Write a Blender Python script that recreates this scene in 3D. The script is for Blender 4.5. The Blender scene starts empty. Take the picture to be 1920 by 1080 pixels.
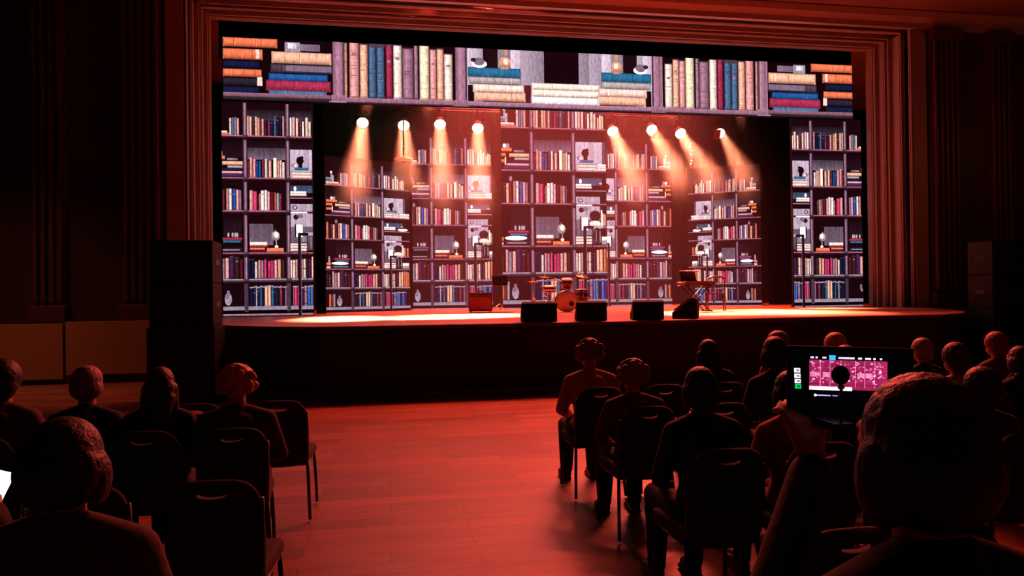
import bpy, bmesh, math, random
from mathutils import Vector, Matrix
random.seed(7)
C = bpy.context.scene.collection
sc = bpy.context.scene
PI = math.pi

# ------------------------------------------------------------------ camera, world, exposure, large lights
FPX, YAW, EYE, ROLL, HOR = 1350.0, math.radians(9.8), 1.65, 0.0125, 548.0
pit = math.atan((HOR-540)/FPX)
FW = Vector((math.sin(YAW)*math.cos(pit), math.cos(YAW)*math.cos(pit), math.sin(pit)))
R0 = Vector((math.cos(YAW), -math.sin(YAW), 0)); U0 = R0.cross(FW)
CX = R0*math.cos(ROLL)-U0*math.sin(ROLL); CY = R0*math.sin(ROLL)+U0*math.cos(ROLL)
EYEP = Vector((0, 0, EYE))
cam = bpy.data.cameras.new('camera'); cam.sensor_width = 36; cam.lens = FPX*36/1920; cam.clip_end = 200
camo = bpy.data.objects.new('camera', cam); C.objects.link(camo)
m = Matrix((CX, CY, -FW)).transposed().to_4x4(); m.translation = EYEP
camo.matrix_world = m; sc.camera = camo

def P(px, py, Y=None, Z=None, d=None):
    """world point that stands on the line of sight of a photo pixel, on the plane Y, the plane Z, or at depth d"""
    r = FW + CX*((px-960)/FPX) + CY*((540-py)/FPX)
    if Y is not None: t = Y/r.y
    elif Z is not None: t = (Z-EYE)/r.z
    else: t = d
    return EYEP + r*t

w = bpy.data.worlds.new('world'); sc.world = w; w.use_nodes = True
w.node_tree.nodes['Background'].inputs[0].default_value = (1.0, 0.14, 0.25, 1)
w.node_tree.nodes['Background'].inputs[1].default_value = 0.008
sc.view_settings.view_transform = 'Standard'; sc.view_settings.look = 'None'
sc.view_settings.exposure = 0; sc.view_settings.gamma = 1; sc.view_settings.use_curve_mapping = False
sc.cycles.use_denoising = True
sc.cycles.volume_bounces = 0; sc.cycles.max_bounces = 5; sc.cycles.diffuse_bounces = 2; sc.cycles.glossy_bounces = 2
sc.cycles.transparent_max_bounces = 8; sc.cycles.sample_clamp_indirect = 3.0

def light(kind, name, loc, target, energy, color, size=0.1, size_y=None, spot=None, blend=0.3, parent=None, spread=None):
    L = bpy.data.lights.new(name, kind); L.energy = energy; L.color = color
    if kind == 'AREA':
        L.shape = 'RECTANGLE'; L.size = size; L.size_y = size_y or size
        if spread: L.spread = spread
        if name == 'spot_beam': L.shape = 'DISK'
    if kind == 'SPOT': L.spot_size = spot; L.spot_blend = blend; L.shadow_soft_size = size
    o = bpy.data.objects.new(name, L); C.objects.link(o)
    d = Vector(target)-Vector(loc)
    mw = d.to_track_quat('-Z', 'Y').to_matrix().to_4x4(); mw.translation = Vector(loc)
    o.matrix_world = mw
    return o
RED = (1.0, 0.16, 0.09); AMB = (1.0, 0.23, 0.115)
# added red fills without fixtures: hall floor; a weak one for the portal mouldings
light('AREA', 'added_hall_fill', (4.4, 15.6, 8.2), (2.6, 8.6, 0), 1700, (1.0, 0.085, 0.05), 9, 0.4, spread=math.radians(95))
light('AREA', 'added_portal_fill', (4.4, 16.6, 7.8), (4.4, 13, 2), 95, (1.0, 0.26, 0.28), 12, 0.3)
# added red fill high over the upstage area, put in to redden the haze
light('AREA', 'added_haze_fill', (5.4, 20.9, 8.25), (5.4, 20.9, 0), 4700, (1.0, 0.09, 0.065), 8, 4.5, spread=math.radians(90))
# added dim amber fills for hall, left wing board and right wall; unseen
light('AREA', 'added_amber_fill', (3, 3, 8.2), (3, 8, 0), 8, (1.0, 0.30, 0.16), 8, 6)
light('AREA', 'added_amber_fill', (-7.5, 12.0, 7.6), (-7, 14.2, 0.2), 26, (1.0, 0.33, 0.18), 3, 0.5, spread=math.radians(60))
light('AREA', 'added_amber_fill', (15.5, 12.5, 5.5), (15.5, 16, 4.5), 6, (1.0, 0.34, 0.12), 2, 0.5)

# ------------------------------------------------------------------ helpers
def lin(c):
    f = lambda v: (v/255)/12.92 if v/255 <= 0.04045 else ((v/255+0.055)/1.055)**2.4
    return (f(c[0]), f(c[1]), f(c[2]), 1.0)

def mat(name, col, rough=0.6, metal=0.0, noise=0.0, nscale=20.0, bump=0.0, spec=0.5, coat=0.0):
    M = bpy.data.materials.new(name); M.use_nodes = True
    nt = M.node_tree; b = nt.nodes['Principled BSDF']
    c = lin(col); b.inputs['Base Color'].default_value = c
    b.inputs['Roughness'].default_value = rough; b.inputs['Metallic'].default_value = metal
    b.inputs['Specular IOR Level'].default_value = spec; b.inputs['Coat Weight'].default_value = coat
    if noise or bump:
        tc = nt.nodes.new('ShaderNodeTexCoord'); n = nt.nodes.new('ShaderNodeTexNoise')
        n.inputs['Scale'].default_value = nscale; n.inputs['Detail'].default_value = 4
        nt.links.new(tc.outputs['Object'], n.inputs['Vector'])
        if noise:
            mx = nt.nodes.new('ShaderNodeMix'); mx.data_type = 'RGBA'
            mx.inputs['A'].default_value = [v*(1-noise) for v in c[:3]]+[1]
            mx.inputs['B'].default_value = [min(1, v*(1+noise)) for v in c[:3]]+[1]
            nt.links.new(n.outputs['Fac'], mx.inputs['Factor']); nt.links.new(mx.outputs['Result'], b.inputs['Base Color'])
        if bump:
            bp = nt.nodes.new('ShaderNodeBump'); bp.inputs['Strength'].default_value = bump; bp.inputs['Distance'].default_value = 0.01
            nt.links.new(n.outputs['Fac'], bp.inputs['Height']); nt.links.new(bp.outputs['Normal'], b.inputs['Normal'])
    return M

def emat(name, col, strength):
    M = bpy.data.materials.new(name); M.use_nodes = True; nt = M.node_tree
    b = nt.nodes['Principled BSDF']; b.inputs['Base Color'].default_value = (0.01, 0.01, 0.01, 1)
    b.inputs['Emission Color'].default_value = (*col, 1); b.inputs['Emission Strength'].default_value = strength
    return M

class MB:
    def __init__(s): s.v = []; s.f = []; s.sm = []; s.col = []
    def add(s, vs, fs, smooth=False, M=None):
        k = len(s.v)
        s.v += [tuple(M @ Vector(v)) if M is not None else tuple(v) for v in vs]
        s.f += [tuple(i+k for i in f) for f in fs]; s.sm += [smooth]*len(fs)
        return s
    def box(s, x0, x1, y0, y1, z0, z1, M=None, bev=0.0):
        if bev:
            b = bmesh.new(); bmesh.ops.create_cube(b, size=1)
            for v in b.verts: v.co = Vector(((x0+x1)/2+v.co.x*(x1-x0), (y0+y1)/2+v.co.y*(y1-y0), (z0+z1)/2+v.co.z*(z1-z0)))
            bmesh.ops.bevel(b, geom=b.edges[:], offset=bev, segments=2, profile=0.6, affect='EDGES')
            b.verts.index_update()
            s.add([v.co.copy() for v in b.verts], [[v.index for v in f.verts] for f in b.faces], False, M); b.free(); return s
        vs = [(x, y, z) for z in (z0, z1) for y in (y0, y1) for x in (x0, x1)]
        return s.add(vs, [(0, 2, 3, 1), (4, 5, 7, 6), (0, 1, 5, 4), (2, 6, 7, 3), (0, 4, 6, 2), (1, 3, 7, 5)], False, M)
    def tube(s, pts, r, n=10, closed=False, M=None):
        pts = [Vector(p) for p in pts]; rs = r if isinstance(r, (list, tuple)) else [r]*len(pts)
        vs = []; up = None
        for i, p in enumerate(pts):
            a = pts[i-1] if (i > 0 or closed) else p; b = pts[(i+1) % len(pts)] if (i < len(pts)-1 or closed) else p
            t = (b-a).normalized()
            if up is None: up = t.orthogonal().normalized()
            up = (up - t*up.dot(t)).normalized() if (up - t*up.dot(t)).length > 1e-4 else t.orthogonal().normalized()
            w_ = t.cross(up)
            for k in range(n):
                a_ = 2*PI*k/n; vs.append(p+(up*math.cos(a_)+w_*math.sin(a_))*rs[i])
        fs = []
        L = len(pts)
        for i in range(L if closed else L-1):
            for k in range(n):
                j = (i+1) % L; fs.append((i*n+k, i*n+(k+1) % n, j*n+(k+1) % n, j*n+k))
        if not closed: fs += [tuple(range(n-1, -1, -1)), tuple((L-1)*n+k for k in range(n))]
        return s.add(vs, fs, True, M)
    def lathe(s, prof, n=24, M=None, smooth=True):
        vs = []; fs = []
        for r, z in prof:
            for k in range(n):
                a = 2*PI*k/n; vs.append((r*math.cos(a), r*math.sin(a), z))
        for i in range(len(prof)-1):
            for k in range(n): fs.append((i*n+k, i*n+(k+1) % n, (i+1)*n+(k+1) % n, (i+1)*n+k))
        if prof[0][0] > 1e-6: fs.append(tuple(range(n-1, -1, -1)))
        if prof[-1][0] > 1e-6: fs.append(tuple((len(prof)-1)*n+k for k in range(n)))
        return s.add(vs, fs, smooth, M)
    def prism(s, poly, a0, a1, axis='y', M=None):
        n = len(poly)
        f = {'y': lambda p, a: (p[0], a, p[1]), 'z': lambda p, a: (p[0], p[1], a), 'x': lambda p, a: (a, p[0], p[1])}[axis]
        vs = [f(p, a0) for p in poly]+[f(p, a1) for p in poly]
        fs = [(i, (i+1) % n, n+(i+1) % n, n+i) for i in range(n)]+[tuple(range(n-1, -1, -1)), tuple(range(n, 2*n))]
        return s.add(vs, fs, False, M)
    def ell(s, c, r, n=16, m_=10, M=None):
        vs = []; fs = []
        for i in range(m_+1):
            th = PI*i/m_
            for k in range(n):
                a = 2*PI*k/n
                vs.append((c[0]+r[0]*math.sin(th)*math.cos(a), c[1]+r[1]*math.sin(th)*math.sin(a), c[2]+r[2]*math.cos(th)))
        for i in range(m_):
            for k in range(n): fs.append((i*n+k, (i+1)*n+k, (i+1)*n+(k+1) % n, i*n+(k+1) % n))
        return s.add(vs, fs, True, M)
    def cap(s, p0, p1, r0, r1, sx=1.0, n=12):
        """tapered limb with round ends; sx widens it along X"""
        p0 = Vector(p0); p1 = Vector(p1); t = (p1-p0); L = t.length; t.normalize()
        up = t.orthogonal().normalized()
        if abs(t.z) > 0.6: up = (Vector((1, 0, 0))-t*t.x).normalized()
        w_ = t.cross(up); vs = []; rows = []
        for i in range(5): a = -PI/2+PI/2*i/4; rows.append((p0+t*(r0*math.sin(a)), r0*math.cos(a)))
        for i in range(5): a = PI/2*i/4; rows.append((p1+t*(r1*math.sin(a)), r1*math.cos(a)))
        for p, r in rows:
            for k in range(n):
                a = 2*PI*k/n; vs.append(p+up*(math.cos(a)*max(r, 1e-4)*sx)+w_*(math.sin(a)*max(r, 1e-4)))
        fs = []
        for i in range(len(rows)-1):
            for k in range(n): fs.append((i*n+k, i*n+(k+1) % n, (i+1)*n+(k+1) % n, (i+1)*n+k))
        fs += [tuple(range(n-1, -1, -1)), tuple((len(rows)-1)*n+k for k in range(n))]
        return s.add(vs, fs, True)
    def mesh(s, name):
        me = bpy.data.meshes.new(name); me.from_pydata(s.v, [], s.f)
        me.polygons.foreach_set('use_smooth', s.sm)
        if s.col:
            ca = me.color_attributes.new('Col', 'FLOAT_COLOR', 'CORNER')
            ca.data.foreach_set('color', [x for f in s.col for c in f for x in c])
        me.update(); return me
    def build(s, name, material, parent=None):
        me = s.mesh(name); o = bpy.data.objects.new(name, me); C.objects.link(o)
        if material: me.materials.append(material)
        if parent: o.parent = parent
        return o

def tag(o, label=None, cat=None, group=None, kind=None):
    if label: o['label'] = label
    if cat: o['category'] = cat
    if group: o['group'] = group
    if kind: o['kind'] = kind
    return o
def thing(name, label, cat, loc=(0, 0, 0), rz=0, group=None):
    o = bpy.data.objects.new(name, None); C.objects.link(o); o.location = loc; o.rotation_euler = (0, 0, rz)
    return tag(o, label, cat, group)
def kids(o): return [c for c in C.objects if c.parent == o]
def copy_tree(o, parent=None):
    c = o.copy(); C.objects.link(c)
    if parent: c.parent = parent
    for ch in kids(o): copy_tree(ch, c)
    return c
def bake(mb, voxel, smooth=3, name='m', fac=0.5):
    """union of overlapping limbs as one continuous surface"""
    o = mb.build(name, None); r = o.modifiers.new('r', 'REMESH'); r.mode = 'VOXEL'; r.voxel_size = voxel; r.use_smooth_shade = True
    if smooth: q = o.modifiers.new('s', 'SMOOTH'); q.factor = fac; q.iterations = smooth
    dg = bpy.context.evaluated_depsgraph_get(); me = bpy.data.meshes.new_from_object(o.evaluated_get(dg))
    me.name = name; bpy.data.objects.remove(o); return me
def mobj(name, me, material, parent=None):
    o = bpy.data.objects.new(name, me); C.objects.link(o)
    if parent: o.parent = parent
    if material:
        if not me.materials: me.materials.append(material)
        elif me.materials[0] != material:
            o.material_slots[0].link = 'OBJECT'; o.material_slots[0].material = material
    return o

# ------------------------------------------------------------------ materials
BLACK = mat('matte_black', (9, 8, 9), 0.7, spec=0.2); BLACKM = mat('black_metal', (20, 19, 20), 0.35, 0.6)
STEEL = mat('chrome_steel', (190, 185, 185), 0.2, 1.0); DSTEEL = mat('dark_steel', (70, 66, 66), 0.35, 0.9)
DRAPE = mat('black_drape', (3, 2, 2), 1.0, noise=0.3, nscale=6, spec=0.05)
PLASTER = mat('portal_plaster', (160, 140, 128), 0.6, noise=0.1, nscale=2, bump=0.05)
WALLM = mat('wall_panelling', (52, 24, 24), 0.6, noise=0.35, nscale=1.5)
PILM = mat('pilaster_wood', (74, 34, 32), 0.5, noise=0.3, nscale=3)
CEILM = mat('ceiling_plaster', (120, 92, 70), 0.8, noise=0.1, nscale=1)
FASCIA = mat('stage_fascia_black', (12, 8, 9), 0.7)
BOARD = mat('pale_board', (150, 96, 60), 0.6, noise=0.12, nscale=1.2)
SKIRT = mat('dark_red_skirting', (66, 18, 20), 0.6)
FABRIC = mat('chair_fabric', (30, 17, 20), 0.9, noise=0.3, nscale=60, bump=0.2)

def wood_floor(name, c1, c2, rough, plank=(1.6, 0.14), bump=0.05, gl=0.5):
    M = bpy.data.materials.new(name); M.use_nodes = True; nt = M.node_tree; b = nt.nodes['Principled BSDF']
    tc = nt.nodes.new('ShaderNodeTexCoord'); br = nt.nodes.new('ShaderNodeTexBrick')
    nt.links.new(tc.outputs['Object'], br.inputs['Vector'])
    br.inputs['Scale'].default_value = 1; br.inputs['Brick Width'].default_value = plank[0]; br.inputs['Row Height'].default_value = plank[1]
    br.inputs['Mortar Size'].default_value = 0.003; br.inputs['Color1'].default_value = lin(c1); br.inputs['Color2'].default_value = lin(c2)
    br.inputs['Mortar'].default_value = lin([v*0.4 for v in c1]); br.inputs['Bias'].default_value = 0
    mp = nt.nodes.new('ShaderNodeMapping'); mp.inputs['Scale'].default_value = (0.8, 9, 1); n = nt.nodes.new('ShaderNodeTexNoise')
    n.inputs['Scale'].default_value = 2.0; n.inputs['Detail'].default_value = 5
    nt.links.new(tc.outputs['Object'], mp.inputs['Vector']); nt.links.new(mp.outputs['Vector'], n.inputs['Vector'])
    n2 = nt.nodes.new('ShaderNodeTexNoise'); n2.inputs['Scale'].default_value = 1.3; n2.inputs['Detail'].default_value = 3
    nt.links.new(tc.outputs['Object'], n2.inputs['Vector'])
    mx = nt.nodes.new('ShaderNodeMix'); mx.data_type = 'RGBA'; mx.blend_type = 'MULTIPLY'; mx.inputs['Factor'].default_value = 0.6
    cr = nt.nodes.new('ShaderNodeValToRGB'); cr.color_ramp.elements[0].color = (0.45, 0.45, 0.45, 1); cr.color_ramp.elements[0].position = 0.3
    cr.color_ramp.elements[1].position = 0.7
    nt.links.new(n.outputs['Fac'], cr.inputs['Fac']); nt.links.new(br.outputs['Color'], mx.inputs['A']); nt.links.new(cr.outputs['Color'], mx.inputs['B'])
    nt.links.new(mx.outputs['Result'], b.inputs['Base Color'])
    mr = nt.nodes.new('ShaderNodeMapRange'); mr.inputs['To Min'].default_value = rough-0.08; mr.inputs['To Max'].default_value = rough+0.14
    nt.links.new(n2.outputs['Fac'], mr.inputs['Value']); nt.links.new(mr.outputs['Result'], b.inputs['Roughness'])
    b.inputs['Specular IOR Level'].default_value = gl
    bp = nt.nodes.new('ShaderNodeBump'); bp.inputs['Strength'].default_value = bump; bp.inputs['Distance'].default_value = 0.004
    nt.links.new(n.outputs['Fac'], bp.inputs['Height']); nt.links.new(bp.outputs['Normal'], b.inputs['Normal'])
    return M
HALLF = wood_floor('hall_parquet', (150, 92, 58), (108, 62, 40), 0.42, (1.1, 0.18), 0.12)
STAGEF = wood_floor('stage_boards', (176, 120, 84), (160, 104, 72), 0.42, (2.4, 0.16))

# ------------------------------------------------------------------ the setting
SZ = 1.155; CEN = 4.40; PL, PR = -3.89, 12.69; PY = 17.4; WY = 15.95; PTOP = 7.95; CZ = 8.4
def struct(mb, name, m_): return tag(mb.build(name, m_), kind='structure')
struct(MB().box(-16, 26, -5, 25, -0.1, 0), 'floor', HALLF)
struct(MB().box(-16, 26, -5, 25, CZ, CZ+0.1), 'ceiling', CEILM)
# front wall with fluted pilasters, left and right of the portal
def front_wall(x0, x1, name, sgn):
    mb = MB().box(x0, x1, WY, WY+0.3, 0, CZ)
    struct(mb, name, WALLM)
front_wall(-16, PL-0.25, 'wall_left_of_portal', -1); front_wall(PR+0.25, 26, 'wall_right_of_portal', 1)
struct(MB().box(PL-0.25, PR+0.25, WY, WY+0.3, PTOP+0.25, CZ), 'wall_over_portal', WALLM)
struct(MB().box(-16.2, -16, -5, 25, 0, CZ), 'wall_left', WALLM); struct(MB().box(26, 26.2, -5, 25, 0, CZ), 'wall_right', WALLM)
struct(MB().box(-16, 26, 24.6, 24.8, 0, CZ), 'wall_back', DRAPE)
k = 1
def pilaster(xc, w_, d_=0.22):
    global k
    mb = MB(); y1 = WY
    n = max(3, int(w_/0.14))
    mb.box(xc-w_/2, xc+w_/2, y1-d_*0.5, y1, 1.3, CZ-0.35)
    for i in range(n):
        a = xc-w_/2+w_*(i+0.2)/n; b = a+w_*0.6/n; mb.box(a, b, y1-d_, y1-d_*0.5, 1.55, CZ-0.6, bev=0.02)
    mb.box(xc-w_/2-0.05, xc+w_/2+0.05, y1-d_-0.05, y1, 1.16, 1.5, bev=0.02)
    mb.box(xc-w_/2-0.06, xc+w_/2+0.06, y1-d_-0.06, y1, CZ-0.6, CZ-0.35, bev=0.02)
    struct(mb, 'trim_%d' % k, PILM); k += 1
for xc, w_ in ((-4.95, 0.75), (-6.7, 0.6), (-8.3, 0.6), (-9.9, 0.7), (13.75, 0.75), (15.3, 0.6), (17.0, 0.8), (18.9, 0.8)): pilaster(xc, w_)
# cornice under the ceiling
prof = [(WY, CZ-0.33), (WY-0.12, CZ-0.33), (WY-0.16, CZ-0.22), (WY-0.34, CZ-0.14), (WY-0.42, CZ-0.02), (WY, CZ-0.02)]
struct(MB().prism(prof, -16, 26, 'x'), 'trim_cornice', PLASTER)
# stepped proscenium frame: each step a U of left jamb, lintel and right jamb
def portal_frame():
    steps = [(0.25, WY-0.06, WY+0.25), (0.19, WY+0.25, WY+0.55), (0.23, WY+0.55, WY+0.68), (0.12, WY+0.68, WY+1.0), (0.15, WY+1.0, WY+1.1), (0.04, WY+1.1, PY+0.02)]
    mb = MB()
    for w_, y0, y1 in steps:
        o = w_
        mb.box(PL-0.6, PL-o, y0, y1, 0.0, CZ-0.34); mb.box(PR+o, PR+0.6, y0, y1, 0, CZ-0.34)
        mb.box(PL-o, PR+o, y0, y1, PTOP+o, CZ-0.05)
    for o, y in ((0.20, WY-0.02), (0.15, WY+0.27), (0.08, WY+0.78), (0.03, WY+1.2)):
        for q in (0, 1):
            pts = [(PL-o, y+q*0.06, 0.02), (PL-o, y+q*0.06, PTOP+o), (PR+o, y+q*0.06, PTOP+o), (PR+o, y+q*0.06, 0.02)]
            mb.tube(pts, 0.028, 8)
    struct(mb, 'trim_portal_frame', PLASTER)
portal_frame()
# stage: main house behind the portal, curved apron in front
ap = [(-3.75, PY), (-3.72, 15.6), (-3.4, 14.0), (-2.75, 12.85), (-2.0, 12.05), (-1.1, 11.50)]
full = ap+[(2*CEN-x, y) for x, y in reversed(ap)]
top = struct(MB().prism(full, SZ-0.06, SZ, 'z'), 'floor_stage_apron', STAGEF)
ins = [(x+(0.05 if x < CEN else -0.05), y+0.04) for x, y in full]
struct(MB().prism(ins, 0, SZ-0.06, 'z'), 'wall_stage_front', FASCIA)
struct(MB().box(-6, 15, PY, 24.6, 0, SZ), 'floor_stage', STAGEF)
nos = [Vector((x, y, SZ-0.035)) for x, y in full]
struct(MB().tube(nos, 0.035, 8), 'trim_stage_nosing', mat('stage_nosing', (60, 30, 24), 0.5))
struct(MB().prism([(x-(0.03 if x < CEN else -0.03), y-0.04) for x, y in full], 0, 0.12, 'z'), 'baseboard_stage', SKIRT)
# pale boarding beside the stage
g = P(120, 600, Y=15.0).x
tag(MB().box(-12.5, g-0.02, 14.98, 15.04, 0.10, 1.16, bev=0.008).build('wing_board', BOARD), 'pale brown wing board at the far left edge, hanging slightly lower than its neighbour', 'board')
tag(MB().box(g+0.03, P(291, 600, Y=15.0).x, 14.98, 15.04, 0.17, 1.19, bev=0.008).build('wing_board', BOARD), 'pale brown wing board between the far left board and the black loudspeaker tower', 'board')
struct(MB().box(-16, -3.9, 15.06, WY, 0, 1.15), 'wall_stage_wing_left', SKIRT)
struct(MB().box(2*CEN+3.9, 26, 15.06, WY, 0, 1.15), 'wall_stage_wing_right', SKIRT)
# black masking: border above the header screen, legs beside the screens
def drape(name, label, x0, x1, y, z0, z1, n=12, amp=0.06):
    vs = []; fs = []; N = n*6
    for i in range(N+1):
        x = x0+(x1-x0)*i/N; yy = y+amp*math.sin(i/6*2*PI)
        vs += [(x, yy, z0), (x, yy, z1), (x, yy+0.03, z0), (x, yy+0.03, z1)]
    for i in range(N):
        a = 4*i; b = a+4
        fs += [(a, b, b+1, a+1), (a+2, a+3, b+3, b+2), (a+1, b+1, b+3, a+3), (a, a+2, b+2, b)]
    fs += [(0, 1, 3, 2), (4*N, 4*N+2, 4*N+3, 4*N+1)]
    mb = MB().add(vs, fs, True)
    return tag(mb.build(name, DRAPE), label, 'curtain')
drape('stage_border', 'black border curtain strip hanging over the top edge of the wide header screen', PL+0.01, PR-0.01, 17.95, 7.3, CZ-0.001, 40, 0.03)
drape('stage_curtain', 'black leg curtain between the left outer screen and the farthest left inner screen', P(586, 400, Y=18.2).x, P(601, 400, Y=18.2).x+0.05, 18.9, SZ+0.01, CZ-0.1, 3, 0.04)
drape('stage_curtain', 'wide black leg curtain between the right inner screen and the right outer screen', P(1440, 400, Y=20.8).x, P(1500, 400, Y=20.8).x, 20.8, SZ+0.01, CZ-0.1, 6, 0.05)
drape('backdrop_curtain', 'black backdrop curtain across the back of the stage behind all the screens', -5.8, 14.8, 24.0, SZ+0.01, CZ-0.1, 60, 0.07)

# haze filling the stage house
hz = bpy.data.materials.new('stage_haze'); hz.use_nodes = True; nt = hz.node_tree
for n_ in list(nt.nodes):
    if n_.type != 'OUTPUT_MATERIAL': nt.nodes.remove(n_)
vsn = nt.nodes.new('ShaderNodeVolumeScatter'); vsn.inputs['Density'].default_value = 0.0105; vsn.inputs['Anisotropy'].default_value = 0.45
vsn.inputs['Color'].default_value = (1, 0.95, 0.95, 1)
nt.links.new(vsn.outputs[0], nt.nodes[0].inputs['Volume'])
tag(MB().box(-5.6, 14.6, 18.7, 23.9, SZ+0.002, CZ-0.05).build('stage_haze', hz), 'thin smoke haze hanging in the stage house between the portal and the backdrop', 'haze', kind='stuff')

# ------------------------------------------------------------------ LED screens
PALETTE = dict(cr=(255, 220, 206), oc=(248, 174, 146), pk=(232, 150, 150), pc=(252, 204, 192), dr=(118, 36, 50), mr=(88, 20, 34), br=(66, 30, 38),
           hp=(225, 62, 112), cm=(160, 42, 72), bl=(32, 80, 145), bb=(24, 96, 196), sl=(74, 100, 136), nv=(18, 23, 54), pu=(66, 36, 76),
           ma=(158, 108, 130), gr=(152, 136, 154), dg=(38, 30, 42), wh=(255, 238, 240), og=(232, 112, 76), tl=(36, 100, 138), yl=(255, 226, 188),
           bg=(24, 5, 11), sh=(160, 108, 130), dk=(36, 16, 26), lw=(196, 172, 192), lg=(120, 98, 118), pw=(74, 54, 68), gd=(190, 130, 105), bs=(176, 156, 156), bk=(6, 2, 4))
LEDM = bpy.data.materials.new('led_pixels'); LEDM.use_nodes = True
_nt = LEDM.node_tree; _b = _nt.nodes['Principled BSDF']; _b.inputs['Base Color'].default_value = (0.004, 0.004, 0.004, 1); _b.inputs['Roughness'].default_value = 0.6
_b.inputs['Specular IOR Level'].default_value = 0.1
_a = _nt.nodes.new('ShaderNodeVertexColor'); _a.layer_name = 'Col'; 
_tc = _nt.nodes.new('ShaderNodeTexCoord'); _mp = _nt.nodes.new('ShaderNodeMapping'); _mp.inputs['Scale'].default_value = (2.2, 2.2, 0.8)
_n1 = _nt.nodes.new('ShaderNodeTexNoise'); _n1.inputs['Scale'].default_value = 9; _n1.inputs['Detail'].default_value = 5; _n1.inputs['Roughness'].default_value = 0.75
_mr = _nt.nodes.new('ShaderNodeMapRange'); _mr.inputs['From Min'].default_value = 0.32; _mr.inputs['From Max'].default_value = 0.68; _mr.inputs['To Min'].default_value = 0.8; _mr.inputs['To Max'].default_value = 1.8
_nt.links.new(_tc.outputs['Object'], _mp.inputs['Vector']); _nt.links.new(_mp.outputs['Vector'], _n1.inputs['Vector']); _nt.links.new(_n1.outputs['Fac'], _mr.inputs['Value'])
_nt.links.new(_mr.outputs['Result'], _b.inputs['Emission Strength'])
_nt.links.new(_a.outputs['Color'], _b.inputs['Emission Color'])
LEDM.cycles.emission_sampling = 'FRONT'

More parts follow.
